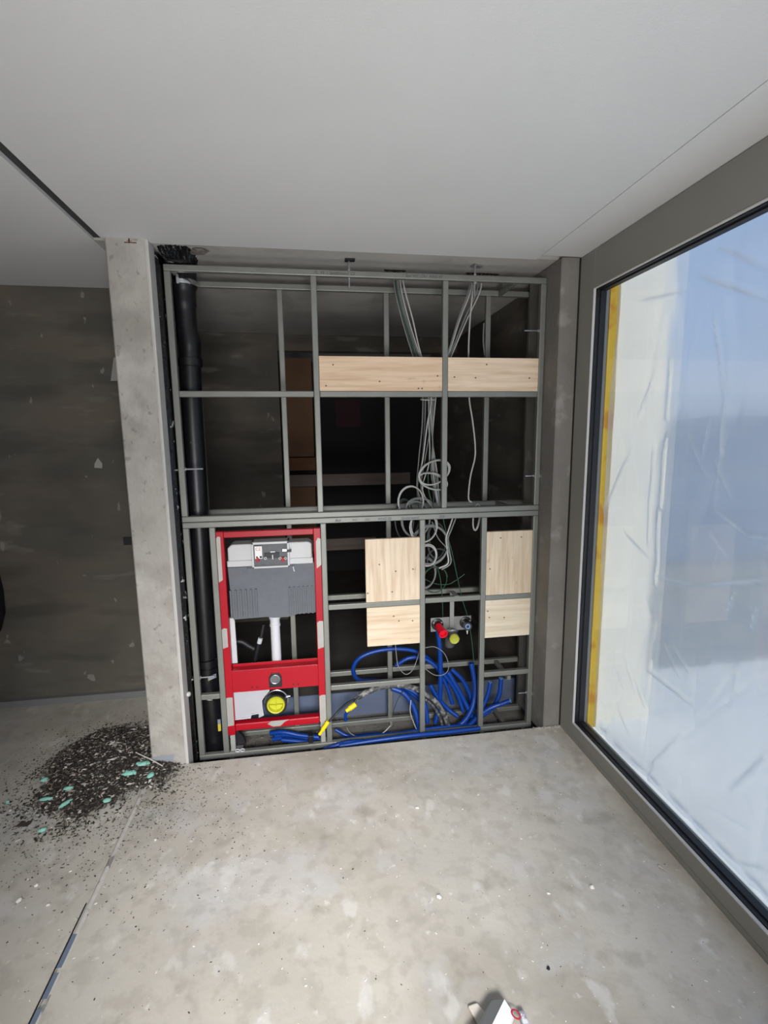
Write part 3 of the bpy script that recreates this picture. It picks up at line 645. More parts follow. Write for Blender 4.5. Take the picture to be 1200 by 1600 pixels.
# pebble-like fixing knob on the reveal, bolts anchor
tag(MB().lathe((XP1+.004, YC+.08, .345), (1, -.6, 0), [(0, .012), (.006, .013), (.012, .009), (.014, 0)], 16).build('wall_plug', M_reveal, smooth=True), 'round white plug low on the edge of the left pier', 'plug')

# ------------------------------------------------------------------ water connection
wc = empty('water_connection', (.80, 2.70, .64), 'basin water and waste connection plate with red, black and lime caps', 'pipe fitting')
WY = 2.74
a0, a1 = at(673, 966, WY), at(736, 983, WY)
MB().box(a0.x, a1.x, WY, WY+.004, a1.z, a0.z).build('mounting_plate', M_steel, wc, bevel=.001)
b0, b1 = at(702.5, 934, D+.035), at(709.5, 983, WY-.03)
qs = at(706, 960, WY-.010)
MB().box(qs.x-.013, qs.x+.013, WY-.013, WY-.009, at(706, 984, WY-.01).z, .764).box(qs.x-.013, qs.x+.013, D+.001, WY-.009, .766, .769).build('hanger_strap', mat('strap_zinc', srgb(150, 150, 148), .4, .4), wc, bevel=.0008)
for (u, v, red) in ((683, 975, 1), (727, 972, 0)):
    q = at(u, v, WY); c = Vector((q.x, WY, q.z))
    fl = MB().lathe(c, (0, -1, 0), [(0, .036), (.008, .036), (.012, .030), (.012, .020), (.03, .019)], 28).build('wall_flange', M_black, wc, smooth=True)
    for k in range(3):
        t = k*2*PI/3+.5; MB().cyl(c+Vector((math.cos(t)*.028, -.010, math.sin(t)*.028)), c+Vector((math.cos(t)*.028, -.016, math.sin(t)*.028)), .005, 8).build('flange_screw', M_bolt, fl)
    if red:
        e_ = at(693, 991, WY-.10)
        ax = (Vector(e_)-c); Ln = ax.length
        MB().lathe(c, ax, [(.02, 0), (.02, .021), (.05, .021), (.052, .023), (Ln-.008, .026), (Ln, .0265), (Ln, .020), (Ln-.02, .019), (Ln-.02, 0)], 28).build('red_plug', mat('plug_red', srgb(214, 20, 44), .35), fl, smooth=True)
    else:
        e_ = at(731, 979, WY-.085); ax = (Vector(e_)-c); Ln = ax.length
        MB().lathe(c, ax, [(.01, .0), (.01, .023), (Ln, .0235), (Ln, .014), (Ln-.006, .012), (Ln-.006, 0)], 28).build('black_stub', M_gask, fl, smooth=True)
        MB().ring(Vector(e_), ax, .012, .003, 20, 8).build('blue_ring', mat('pale_blue', srgb(120, 160, 215), .4), fl, smooth=True)
        q2 = Vector(e_)+Vector((0, .01, -.03)); MB().lathe(q2, (0, 0, -1), [(0, .006), (.02, .002)], 10).build('drip_tip', M_pvc, fl)
wb = at(706, 989, WY-.05); we = at(710.5, 1000, WY-.12)
dr = MB().tube(smooth_path([(wb.x, WY+.0, wb.z-.10), (wb.x, WY-.01, wb.z-.03), tuple(wb), tuple(Vector(we)+Vector((0, .012, .001)))], 6), .029, 26).build('waste_elbow', mat('waste_grey', srgb(70, 70, 70), .5), wc, smooth=True)
ax = Vector(we)-Vector(wb)
MB().lathe(we, ax, [(-.02, .0285), (-.004, .029), (.0, .026), (-.003, .022), (-.003, 0)], 30).build('lime_cap', mat('dull_lime_cap', srgb(170, 172, 62), .4), dr, smooth=True)
MB().ring(Vector(wb)+Vector((0, .0, .012)), (0, .5, 1), .032, .007, 28, 8).build('clamp_band', M_bolt, dr, smooth=True)

# ------------------------------------------------------------------ cables
def cable(pts, r, M, label, group, name='grey_cable', n=8, seg=7):
    P = smooth_path([at(*p) for p in pts], seg)
    return tag(MB().tube(P, r, n).build(name, M, smooth=True), label, 'cable', group)
G1 = 'grey cables dropping from the middle ceiling hole'
L1 = ['leftmost thin cable of the bundle from the middle ceiling hole', 'dark second cable of the bundle from the middle ceiling hole', 'grey third cable of the bundle from the middle ceiling hole',
      'palest cable on the right side of the bundle from the middle ceiling hole', 'grey cable near the right side of the middle bundle', 'green wire running within the middle cable bundle behind the long board']
for i, (u0, u1, u2, M) in enumerate([(614, 641, 659, M_midcable), (616, 644, 661, M_darkcable), (619, 647, 664, M_midcable), (624, 652, 668, M_greycable), (621, 650, 671, M_midcable), (617, 648, 674, M_green)]):
    yy = 2.74+.012*(i % 3)
    cable([(u0, 425, 2.79), (u0+4, 458, yy), (u0*.5+u1*.5+2, 505, yy), (u1+4, 556, yy), (u2, 600, yy), (u2+random.uniform(-2, 2), 660, yy), (u2+random.uniform(-8, 3), 720, yy), (u2-8+random.uniform(-6, 10), 765, yy), (u2+random.uniform(-8, 14), 800, yy)], .0034, M, L1[i], G1)
cable([(627, 425, 2.79), (633, 455, 2.74), (645, 500, 2.73), (656, 548, 2.73), (672, 600, 2.73), (674, 630, 2.73), (668, 660, 2.72), (661, 715, 2.72), (657, 735, 2.72), (654, 750, 2.71)], .0042, M_greycable, 'brightest grey cable, crossing in front of the bundle above the coils', None)
G2 = 'grey cables dropping from the right ceiling hole'
for i, (u0, u1) in enumerate([(732, 698), (735, 700), (745, 703), (750, 706)]):
    yy = 2.73+.01*i
    cable([(u0+2, 428, 2.79), (u0, 455, yy), (u0*.55+u1*.45-1, 500, yy), (u1+4, 545, yy), (u1-8, 575, yy), (u1-22, 605, yy), (u1-27, 640, yy), (676, 690, yy), (674+i*3, 740, yy), (684+i, 790, yy)], .0040, M_greycable if i % 2 else M_midcable, ['leftmost', 'second from left', 'third from left', 'rightmost'][i]+' of four cables slanting left from the right ceiling hole', G2)
cable([(741, 428, 2.79), (738, 460, 2.74), (734, 505, 2.74), (732, 555, 2.74), (733, 620, 2.74), (738, 655, 2.74), (742, 690, 2.74), (742, 715, 2.74), (735, 745, 2.74), (732, 778, 2.73), (737, 785, 2.72)], .0045, M_greycable, 'single pale cable hanging alone in the upper right bay', None)
cable([(756, 505, 2.80), (755, 530, 2.80), (757, 555, 2.80)], .0035, M_midcable, 'short pale cable end beside the rear stud in the upper right bay', None)
# band tying the bundle
q = at(669, 624, 2.745); 
tag(MB().tube([(q.x+math.cos(t)*.040, 2.75+math.sin(t)*.02, q.z+.004*math.sin(t)) for t in [2*PI*k/24 for k in range(25)]], .004, 8, cap=False).build('cable_loop', M_greycable, smooth=True), 'pale loop of cable tied around the bundle just under the middle rail', 'cable')
# coils
def coil(u, v, ru, rv, turns, M, label, y=2.70, tilt=(0, 0), r=.0038, a0=0, group=None, jit=.05):
    c = at(u, v, y); s = (D/FPX)*.99; P = []; n = int(26*turns); ph = random.uniform(0, 6)
    for k in range(n+1):
        t = a0+2*PI*k/26; w_ = 1+jit*math.sin(t*1.37+ph)+jit*.6*math.sin(t*.61+ph)
        P.append(Vector((c.x+math.cos(t)*ru*s*w_, c.y+math.sin(t+1)*tilt[0]+math.sin(t*.31+ph)*.012, c.z+math.sin(t)*rv*s*w_+math.cos(t)*tilt[1])))
    return tag(MB().tube(P, r, 7).build('cable_coil', M, smooth=True), label, 'cable coil', group or 'coiled cable ends hanging in the middle bays')
coil(679, 738, 27, 19, 2.4, M_greycable, 'bright tilted cable coil behind the upper middle stud', 2.70, (.02, .02), .0042)
coil(677, 752, 25, 13, 2.3, M_greycable, 'second bright coil just below the brightest one, by the upper stud', 2.71, (.02, -.02), .0042)
coil(642, 784, 22, 26, 3.0, M_greycable, 'round three-turn pale coil left of the bundle, reaching over the middle rail', 2.72, (.01, 0), .0036, jit=.04)
coil(655, 792, 24, 14, 3.2, M_midcable, 'flattened grey coil lying just above the middle rail', 2.71, (.03, 0), .0034)
coil(650, 812, 25, 30, 3.2, M_midcable, 'large grey coil hanging behind the writing on the middle rail', 2.73, (.02, 0), .0038)
coil(632, 812, 17, 34, 2.2, M_darkcable, 'dark thin coil beside the rear stud above the left board', 2.75, (.02, 0), .0034)
coil(662, 822, 24, 26, 2.6, M_greycable, 'pale coil straddling the stud right of the left board', 2.70, (.02, 0), .0036)
coil(672, 852, 33, 33, 3.4, M_midcable, 'largest dusty grey coil hanging in the bay left of centre, below the middle rail', 2.72, (.015, 0), .0044)
coil(668, 868, 16, 18, 2.3, M_greycable, 'small pale coil nested inside the largest coil', 2.70, (.01, 0), .0038)
coil(682, 845, 18, 30, 2.5, M_darkcable, 'dark inner coil behind the largest coil', 2.76, (.03, 0), .004)
coil(664, 895, 20, 26, 3.3, M_midcable, 'lowest grey coil, ending above the water connection', 2.75, (.02, 0), .0036)
coil(744, 808, 7, 20, 2.4, M_greycable, 'narrow drooping coil under the middle rail right of centre', 2.72, (.01, .03), .0044)
coil(680, 905, 24, 22, 1.7, M_green, 'dark green wire coil behind the lower middle rail', 2.80, (.03, 0), .0026)
coil(650, 790, 14, 12, 2.2, M_darkcable, 'tight dark coil tucked behind the pale three-turn coil', 2.76, (.02, 0), .0034)
coil(668, 776, 12, 22, 2.0, M_darkcable, 'dark upright coil in the middle of the bundle above the middle rail', 2.77, (.02, 0), .0034)
coil(684, 872, 20, 16, 2.0, M_darkcable, 'dark flat coil at the bottom of the largest coil', 2.75, (.02, 0), .0036)
coil(660, 850, 14, 40, 2.4, M_darkcable, 'long narrow dark coil between stud and largest coil', 2.77, (.02, 0), .0036)
G3 = 'loose thin wires hanging in front of the dark middle bays'
cable([(690, 800, 2.74), (697, 830, 2.74), (706, 862, 2.74), (713, 895, 2.75), (722, 935, 2.76), (731, 965, 2.77), (737, 1000, 2.77), (740, 1030, 2.78), (742, 1050, 2.80)], .0026, M_green, 'long thin greenish wire slanting down right past the water connection', G3, 'thin_wire')
cable([(675, 815, 2.72), (684, 840, 2.72), (699, 858, 2.72), (706, 875, 2.72)], .003, M_midcable, 'short grey wire running into the largest coil', G3, 'thin_wire')
cable([(712, 810, 2.72), (705, 828, 2.72), (700, 842, 2.72), (702, 860, 2.72), (704, 880, 2.72), (690, 890, 2.72)], .0045, M_midcable, 'outer pale cable feeding the right side of the largest coil', G3, 'grey_cable')
cable([(707, 810, 2.72), (701, 828, 2.72), (697, 842, 2.72), (699, 862, 2.72), (700, 880, 2.72), (686, 888, 2.72)], .0045, M_greycable, 'inner grey cable feeding the right side of the largest coil', G3, 'grey_cable')
cable([(683, 885, 2.74), (688, 905, 2.75), (691, 935, 2.77), (692, 965, 2.78)], .0026, M_green, 'thin green wire hanging straight behind the lower middle rail', G3, 'thin_wire')
cable([(664, 905, 2.8), (680, 912, 2.8), (700, 913, 2.8), (715, 905, 2.8), (726, 897, 2.8)], .0022, M_green, 'thin green wire sagging across the bay under the coils', G3, 'thin_wire')
cable([(617, 1000, D+.035), (619, 1020, 2.70), (622, 1040, 2.70), (632, 1053, 2.70), (642, 1050, 2.70), (650, 1035, 2.72), (656, 1015, 2.72)], .0028, M_midcable, 'thin grey wire curling out under the left board', G3, 'thin_wire')
cable([(664, 1012, 2.72), (680, 1011, 2.71), (695, 1022, 2.70), (701, 1042, 2.70), (695, 1053, 2.70), (680, 1055, 2.70), (664, 1045, 2.72)], .0025, M_midcable, 'thin round wire loop below the water connection', G3, 'thin_wire')
cable([(630, 1080, 2.72), (622, 1092, 2.74), (616, 1108, 2.76), (613, 1120, 2.80)], .0028, M_darkcable, 'short dark wire behind the dusty hose', G3, 'thin_wire')
cable([(642, 1094, 2.70), (641, 1112, 2.70), (646, 1128, 2.70), (651, 1140, 2.70)], .0028, M_greycable, 'short pale wire beside the stud, near the floor', G3, 'thin_wire')
cable([(541, 1136, 2.72), (548, 1146, 2.72), (560, 1152, 2.72)], .003, M_midcable, 'short pale wire lying near the floor beside the red module', G3, 'thin_wire')
cable([(610, 1134, 2.74), (600, 1144, 2.72), (588, 1150, 2.72)], .003, M_greycable, 'pale wire lying low behind the bottom rail', G3, 'thin_wire')

# ------------------------------------------------------------------ blue pipes and hose
def bpipe(pts, label, r=.0125, open_end=False, M=None, name='blue_pipe'):
    P = smooth_path([at(*p) for p in pts], 12)
    o = MB().tube(P, r, 14, wave=.0009 if M is None else .0005).build(name, M or M_blue, smooth=True); tag(o, label, 'pipe', 'blue pipes on the raw slab' if M is None else None)
    if open_end:
        d = (P[0]-P[1]).normalized()
        MB().lathe(P[0]+d*.0015, d, [(0, r), (.001, r), (.001, r*.6), (-.003, r*.6)], 16).build('cut_end', mat('pale_blue_cut', srgb(120, 170, 225), .4), o)
        MB().cyl(P[0]+d*.0015, P[0]+d*.001, r*.55, 14).build('bore', M_dark, o)
    return o
bpipe([(684, 985, 2.74), (687, 1010, 2.75), (688, 1040, 2.77), (688, 1075, 2.78), (686, 1105, 2.79), (680, 1130, 2.78)], 'blue pipe running straight down from the red-capped connection', .015)
bpipe([(736, 1036, 2.80), (741, 1060, 2.79), (742, 1085, 2.77), (736, 1110, 2.75), (722, 1130, 2.74), (700, 1142, 2.74)], 'thick blue pipe curving down left of the second right stud', .016)
bpipe([(766, 1066, 2.72), (762, 1085, 2.72), (752, 1108, 2.72), (735, 1130, 2.72), (715, 1142, 2.73)], 'leftmost blue pipe end standing up in the lower right bay', .0125, True)
bpipe([(783, 1060, 2.74), (780, 1085, 2.74), (770, 1105, 2.74), (748, 1122, 2.73), (728, 1138, 2.72)], 'tallest blue pipe end standing up in the lower right bay', .0135, True)
bpipe([(797, 1095, 2.66), (783, 1100, 2.68), (765, 1107, 2.69), (748, 1119, 2.70), (730, 1136, 2.71), (712, 1143, 2.72)], 'blue pipe with a pale cut end pointing right towards the pier', .0135, True)
bpipe([(660, 1098, 2.84), (630, 1075, 2.86), (590, 1064, 2.865), (560, 1062, 2.86), (552, 1045, 2.84), (562, 1028, 2.83), (590, 1017, 2.83), (625, 1014, 2.83), (655, 1020, 2.83), (680, 1040, 2.83), (697, 1070, 2.82), (707, 1100, 2.81)], 'blue pipe making a wide loop behind the lower left board', .0125)
bpipe([(618, 1040, 2.82), (640, 1028, 2.81), (665, 1030, 2.81), (690, 1050, 2.80), (712, 1080, 2.80), (724, 1112, 2.78)], 'blue pipe arching right behind the middle stud', .0125)
bpipe([(700, 1050, 2.81), (712, 1070, 2.80), (724, 1092, 2.79), (734, 1112, 2.77), (742, 1130, 2.75)], 'straight slanting blue pipe in the middle of the tangle', .015)
bpipe([(706, 1046, 2.84), (722, 1062, 2.83), (734, 1085, 2.82), (740, 1110, 2.80)], 'dim slanting blue pipe rearmost in the tangle', .014)
bpipe([(672, 1070, 2.80), (684, 1090, 2.79), (700, 1108, 2.78), (716, 1120, 2.76)], 'short blue pipe crossing low behind the dusty hose', .013)
bpipe([(612, 1075, 2.78), (632, 1084, 2.76), (646, 1104, 2.74), (653, 1128, 2.72), (656, 1145, 2.72)], 'thick blue pipe bending down beside the middle stud', .016)
bpipe([(625, 1072, 2.82), (648, 1082, 2.80), (664, 1102, 2.78), (668, 1130, 2.76)], 'second blue pipe bending down just right of the middle stud', .014)
bpipe([(440, 1156, 2.74), (500, 1160, 2.70), (560, 1153, 2.68), (620, 1147, 2.68), (680, 1138, 2.70), (730, 1134, 2.72)], 'blue pipe lying along the slab inside the bottom rail', .0125)
bpipe([(530, 1166, 2.58), (580, 1158, 2.58), (640, 1150, 2.58), (700, 1144, 2.60), (750, 1138, 2.62)], 'blue pipe lying in the gap between bottom rail and screed', .0125)
bpipe([(505, 1171, 2.60), (545, 1160, 2.60), (600, 1156, 2.62), (660, 1146, 2.64)], 'second blue pipe in the gap in front of the bottom rail', .0115)
for k, (u, v) in enumerate(((428, 1146), (436, 1150), (432, 1155))):
    bpipe([(u-6, v, 2.80), (u+14, v-2, 2.78), (u+42, v+3, 2.76), (u+70, v+6, 2.74)], ['uppermost blue pipe under the red module', 'middle blue pipe under the red module', 'lowest blue pipe under the red module'][k], .013)
bpipe([(524, 1140, 2.80), (545, 1150, 2.78), (575, 1148, 2.76), (610, 1146, 2.74)], 'blue pipe low behind the bottom rail right of the red module', .011)
# dusty black hose arching over
hose = [(556, 1092, 2.68), (572, 1082, 2.68), (598, 1073, 2.68), (628, 1071, 2.68), (654, 1078, 2.69), (676, 1092, 2.70), (692, 1112, 2.71), (701, 1134, 2.72), (705, 1150, 2.72)]
o = bpipe(hose, 'thick dusty black hose arching over the blue pipes near the floor', .016, M=M_hose, name='ribbed_hose')
o = bpipe([(664, 1092, 2.73), (678, 1105, 2.73), (688, 1122, 2.73), (692, 1140, 2.73)], 'thinner dusty hose just inside the arch of the thick one', .008, M=M_hose, name='ribbed_hose')
cable([(556, 1092, 2.68), (542, 1099, 2.66), (528, 1112, 2.63), (514, 1128, 2.615)], .0065, M_gask, 'black cable running from the dusty hose out in front of the stud', None, 'black_cable')
cable([(566, 1086, 2.67), (556, 1094, 2.66), (552, 1100, 2.65)], .006, M_gask, 'short black cable between hose and yellow cap', None, 'black_cable')
def ycap(p0, p1, r, label, tail=None):
    a, b = at(*p0), at(*p1); d = b-a; L = d.length
    o = tag(MB().lathe(a, d, [(0, 0), (0, r), (L*.65, r*1.05), (L*.68, r*.8), (L, r*.75), (L, 0)], 14).build('yellow_cap', M_yellow, smooth=True), label, 'cap')
    if tail: P = [at(*t) for t in tail]; tag(MB().tube(smooth_path(P, 5), .009, 12).build('blue_tail', M_blue, smooth=True), 'short blue pipe end below the upper yellow cap', 'pipe')
ycap((513, 1127, 2.612), (499, 1148, 2.605), .0115, 'yellow cap on the cable end in front of the red module')
ycap((556, 1100, 2.645), (541, 1111, 2.64), .015, 'yellow cap higher up, between hose and red module', [(544, 1111, 2.65), (540, 1117, 2.66), (540, 1126, 2.67)])
# black pipes visible under the cistern
bq = empty('black_drain_bend', (-.33, 2.85, .4), 'black drain pipes glimpsed under the cistern', 'pipe')
MB().tube(smooth_path([at(366, 1002, 2.84), at(378, 1003, 2.84), at(388, 1009, 2.84), at(397, 1014, 2.84)], 5), .017, 14).build('short_stub', M_gask, bq, smooth=True)
MB().tube(smooth_path([at(412, 975, 2.84), at(408, 995, 2.84), at(402, 1015, 2.84), at(396, 1045, 2.84)], 5), .014, 14).build('slanted_pipe', M_gask, bq, smooth=True)
MB().tube([at(407, 997, 2.825), at(405, 1005, 2.825)], .014, 12).build('white_band', M_pvc, bq, smooth=True)

# ------------------------------------------------------------------ dark room behind
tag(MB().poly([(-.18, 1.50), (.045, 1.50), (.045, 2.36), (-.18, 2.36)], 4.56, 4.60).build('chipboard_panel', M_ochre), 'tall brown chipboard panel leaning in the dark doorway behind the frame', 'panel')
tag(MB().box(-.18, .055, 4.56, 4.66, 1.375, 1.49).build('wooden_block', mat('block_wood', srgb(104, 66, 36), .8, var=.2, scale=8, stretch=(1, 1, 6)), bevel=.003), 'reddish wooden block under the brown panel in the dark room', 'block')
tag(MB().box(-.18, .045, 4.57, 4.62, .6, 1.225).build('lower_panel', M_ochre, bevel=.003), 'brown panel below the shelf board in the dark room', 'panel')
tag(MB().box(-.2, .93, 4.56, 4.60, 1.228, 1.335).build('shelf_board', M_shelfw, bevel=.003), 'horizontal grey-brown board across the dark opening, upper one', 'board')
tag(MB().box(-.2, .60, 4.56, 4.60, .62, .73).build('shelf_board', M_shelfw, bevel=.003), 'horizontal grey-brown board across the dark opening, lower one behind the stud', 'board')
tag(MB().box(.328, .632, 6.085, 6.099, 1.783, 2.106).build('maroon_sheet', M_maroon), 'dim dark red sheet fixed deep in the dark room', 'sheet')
# round mark on the rear ceiling/wall
# ------------------------------------------------------------------ pit gravel
b = MB()
for k in range(900):
    x = random.uniform(-.64, 1.3); y = random.uniform(2.50, 3.03)
    if x > .1 and random.random() < .6: continue
    r = random.uniform(.004, .012); b.lump((x, y, -.163+r*.4), (r, r, r*.6), .3)
tag(b.build('gravel', M_gravel), 'loose grey gravel and rubble on the raw slab under the frame', 'gravel', kind='stuff')

# ------------------------------------------------------------------ floor joint strip
st = MB(); n = 60; A = []; Bv = []
for k in range(n+1):
    y = .9+(2.36-.9)*k/n; xc = -.846+.004*noise.noise((y*4, 0, 0)); w_ = .009+.003*noise.noise((y*9, 3, 0))
    A.append([st.b.verts.new(p) for p in ((xc-w_, y, .0004), (xc-w_*.5, y, .0045), (xc+w_*.4, y, .004), (xc+w_, y, .0004))])
for P, Q in zip(A, A[1:]):
    for i in range(3): st.b.faces.new((P[i], P[i+1], Q[i+1], Q[i]))
joint = tag(st.build('joint_strip', mat('pale_filler', srgb(188, 184, 178), .8, var=.1, scale=30, layers=[(srgb(90, 88, 86), 14, .56, .62, .7, 5)]), smooth=True), 'ragged pale filler line running along the floor from the left pier', 'filler strip')
MB().box(-.8635, -.8585, .9, 1.72, .0003, .0012).build('dark_edge', M_dark, joint)
bt = MB(); 
for (a, b2) in ((1.33, 1.375), (1.40, 1.475), (1.49, 1.60)): bt.box(-.856, -.841, a, b2, .0046, .0052)
bt.build('blue_film', mat('blue_grey_film', srgb(112, 124, 142), .4), joint)

# ------------------------------------------------------------------ debris heap
def inside(x, y):
    dx = (x+1.06)/.37; dyy = (y-2.51)/.37
    r = math.hypot(dx*(1+.12*dyy), dyy); a = math.atan2(dyy, dx)
    return r/(1+.10*math.sin(3*a+1)+.05*math.sin(7*a))+.22*noise.noise((x*9, y*9, 5))+.10*noise.noise((x*28, y*28, 2))
def base(x, y):
    dx = (x+1.04)/.38; dyy = (y-2.56)/.38; return max(0, 1-math.hypot(dx, dyy))
def hgt(x, y): return base(x, y)**.9*.085
b = MB(); n = 130; g_ = []
for i in range(n+1):
    row = []
    for j in range(n+1):
        x = -1.52+.84*i/n; y = 2.05+1.0*j/n; r = inside(x, y)
        h = hgt(x, y); h += .007*abs(noise.noise((x*45, y*45, 0)))+.006*noise.noise((x*110, y*110, 0)) if h > .002 else 0
        row.append((x, y, max(h, .0006)))
    g_.append(row)
vs = {}
def gv(i, j):
    if (i, j) not in vs: vs[(i, j)] = b.b.verts.new(g_[i][j])
    return vs[(i, j)]
for i in range(n):
    for j in range(n):
        if inside(g_[i][j][0], g_[i][j][1]) < .82 and not (g_[i][j][0] > XP0-.012 and g_[i][j][1] > YC-.012) and g_[i][j][1] < 2.96: b.b.faces.new((gv(i, j), gv(i+1, j), gv(i+1, j+1), gv(i, j+1)))
M_debris = mat('dark_rubble', srgb(50, 45, 41), .95, var=.45, scale=120, bump=.6, bscale=150, layers=[(srgb(120, 112, 104), 60, .60, .68, .6, 4)])
heap = tag(b.build('rubble_heap', M_debris, smooth=False), 'low heap of dark swept-up rubble and granules beside the left pier', 'rubble heap', kind='stuff')
def chips(N, smin, smax, M, name, cond):
    b = MB(); c = 0
    while c < N:
        x, y = cond()
        if (x > XP0-.01 and x < XP1+.01 and y > YC-.01) or y > 3.2: continue
        if x > XP1 and y > YC-.01: continue
        s_ = random.uniform(smin, smax); z = hgt(x, y)
        if z > .002: z += .004
        L, w_ = s_*random.uniform(.8, 2.4), s_*random.uniform(.4, 1.0)
        R = Matrix.Rotation(random.uniform(0, 6.3), 3, 'Z') @ Matrix.Rotation(random.uniform(-.7, .7), 3, 'X')
        vv = [b.b.verts.new(R @ Vector(p) + Vector((x, y, z+s_*.3))) for p in ((-L, -w_, 0), (L*.6, -w_, 0), (L, w_*.5, 0), (-L*.5, w_, 0), (0, 0, s_*.5), (0, 0, -s_*.3))]
        for t in ((0, 1, 4), (1, 2, 4), (2, 3, 4), (3, 0, 4), (1, 0, 5), (2, 1, 5), (3, 2, 5), (0, 3, 5)): b.b.faces.new([vv[i] for i in t])
        c += 1
    return b, name, M
def onheap(k=1.0):
    def f():
        while True:
            x = random.uniform(-1.5, -.68); y = random.uniform(2.05, 2.95); r = inside(x, y)/k
            if r < .8 or random.random() < math.exp(-(r-.8)*9): return x, y
    return f
def around():
    while True:
        t = random.uniform(0, 2*PI); r = 1+abs(random.gauss(0, .38)); x = -1.06+.34*r*math.cos(t); y = 2.50+.36*r*math.sin(t)
        if y < 2.46 or (x < XP0 and y < 3.15): return x, y
def put(t, label, parent=None):
    b, name, M = t; o = b.build(name, M)
    if parent: o.parent = parent; o['kind'] = 'stuff'; return o
    return tag(o, label, 'crumbs', kind='stuff')
put(chips(6500, .0018, .0055, mat('dark_chips', srgb(42, 38, 35), .9, var=.5, scale=90), 'dark_granules', onheap(1.0)), '', heap)
put(chips(2600, .002, .006, mat('mid_chips', srgb(92, 84, 76), .9, var=.4, scale=90), 'brown_granules', onheap(1.0)), '', heap)
put(chips(750, .002, .007, mat('pale_chips', srgb(176, 168, 158), .9, var=.2, scale=60), 'pale_crumbs', onheap(1.0)), '', heap)
put(chips(60, .004, .011, mat('white_chips', srgb(208, 203, 196), .9, var=.1, scale=60), 'white_lumps', onheap(.95)), '', heap)
put(chips(90, .002, .007, mat('pink_chips', srgb(186, 158, 150), .9), 'pinkish_crumbs', onheap(.9)), '', heap)
put(chips(1500, .0013, .0034, mat('brown_chips', srgb(70, 62, 56), .9), 'scattered_granules', around), 'thin scatter of dark granules on the screed around the heap')
put(chips(420, .0010, .0030, mat('white_crumb', srgb(225, 222, 215), .9), 'white_crumbs', lambda: (random.uniform(-1.6, 1.33), random.uniform(.9, 2.45))), 'tiny white plaster crumbs strewn over the floor')
put(chips(420, .0008, .0024, mat('dark_crumb', srgb(70, 60, 52), .9), 'dark_crumbs', lambda: (random.uniform(-1.6, 1.33), random.uniform(.9, 2.45))), 'tiny dark crumbs strewn over the floor')
put(chips(900, .0010, .0028, mat('dark_speck', srgb(62, 56, 50), .9), 'dark_specks', lambda: (random.gauss(-.74, .26), random.gauss(2.08, .24))), 'sparse dark specks on the screed in front of the left pier')
# turquoise foam pieces
M_turq = mat('turquoise_foam', srgb(140, 200, 184), .8, var=.12, scale=40, bump=.3, bscale=60)
TL = ['turquoise foam crumb at the left rim of the rubble heap', 'turquoise foam pellet on the left half of the heap', 'flat turquoise strip at the lower left foot of the heap',
      'slanted turquoise sliver at the front foot of the heap', 'turquoise crumb at the front rim of the heap', 'knobbly turquoise cluster in the heap near the pier',
      'turquoise lump touching the foot of the left pier', 'rounded turquoise piece just below the pier corner', 'turquoise crumb lying apart in front of the heap', 'tiny turquoise crumb far left of the heap']
for k, (u, v, sx_, sy_, an) in enumerate([(70, 1220, .018, .014, .4), (107, 1232, .026, .011, .1), (73, 1250, .036, .010, -.05), (104, 1255, .036, .011, .9), (167, 1250, .020, .014, 0), (201, 1204, .034, .016, .1),
        (224, 1191, .030, .013, .5), (235, 1210, .016, .022, -.5), (66, 1299, .018, .010, .3), (12, 1255, .008, .007, 0)]):
    q = at(u, v, 0, 2); z = hgt(q.x, q.y); q = at(u, v, z, 2); z = hgt(q.x, q.y)
    b = MB(); R = Matrix.Rotation(an, 3, 'Z')
    b.lump((q.x, q.y, z+.006), (sx_, sy_, .009), .12, 2, R)
    if k in (5, 6):
        for t in range(4): b.lump((q.x+random.uniform(-.03, .03), q.y+random.uniform(-.01, .01), z+.009), (.010, .010, .008), .2, 1)
    tag(b.build('foam_piece', M_turq, smooth=True), TL[k], 'foam piece', 'turquoise foam pieces in the rubble')
def stick(p, q, r, label, col, name='splinter'):
    P = [at(p[0], p[1], 0, 2), at(q[0], q[1], 0, 2)]
    for a in P: a.z = hgt(a.x, a.y)+r+.004
    tag(MB().tube([P[0], (P[0]+P[1])/2+Vector((0, 0, .004)), P[1]], r, 6).build(name, mat('splinter_pale', srgb(*col), .8)), label, 'splinter')
stick((175, 1184), (193, 1190), .0028, 'pale splinter lying on top of the rubble heap', (190, 182, 170))
stick((214, 1195), (255, 1206), .0028, 'long pale splinter crossing the turquoise foam by the pier', (206, 200, 190))
stick((152, 1158), (160, 1146), .003, 'short grey splinter on the back of the heap', (120, 114, 106))
stick((80, 1240), (86, 1230), .003, 'short brown splinter on the left slope of the heap', (120, 104, 90))
# larger loose bits on the floor
PB = [(30, 1408, .011, 'largest white plaster lump, far left on the floor'), (243, 1313, .008, 'white plaster crumb right of the filler line'), (857, 1397, .007, 'white plaster crumb in the middle right of the floor'),
      (687, 1403, .010, 'small white flake in the centre of the floor'), (925, 1387, .010, 'white flake on the floor towards the window'), (652, 1263, .009, 'white triangular flake not far from the frame'),
      (57, 1384, .008, 'white crumb beside the filler line on the left'), (75, 1415, .009, 'beige crumb left of the filler line')]
for u, v, s_, lab in PB:
    q = at(u, v, 0, 2)
    tag(MB().lump((q.x, q.y, s_*.4), (s_, s_*.8, s_*.5), .3, 1).build('plaster_crumb', mat('plaster_white', srgb(226, 222, 214), .8)), lab, 'plaster crumb', 'loose plaster bits on the floor')
q = at(857, 1514, 0, 2); tag(MB().lump((q.x, q.y, .004), (.009, .006, .004), .3, 1).build('dark_chip', M_gask), 'small black chip in the front right part of the floor', 'chip')
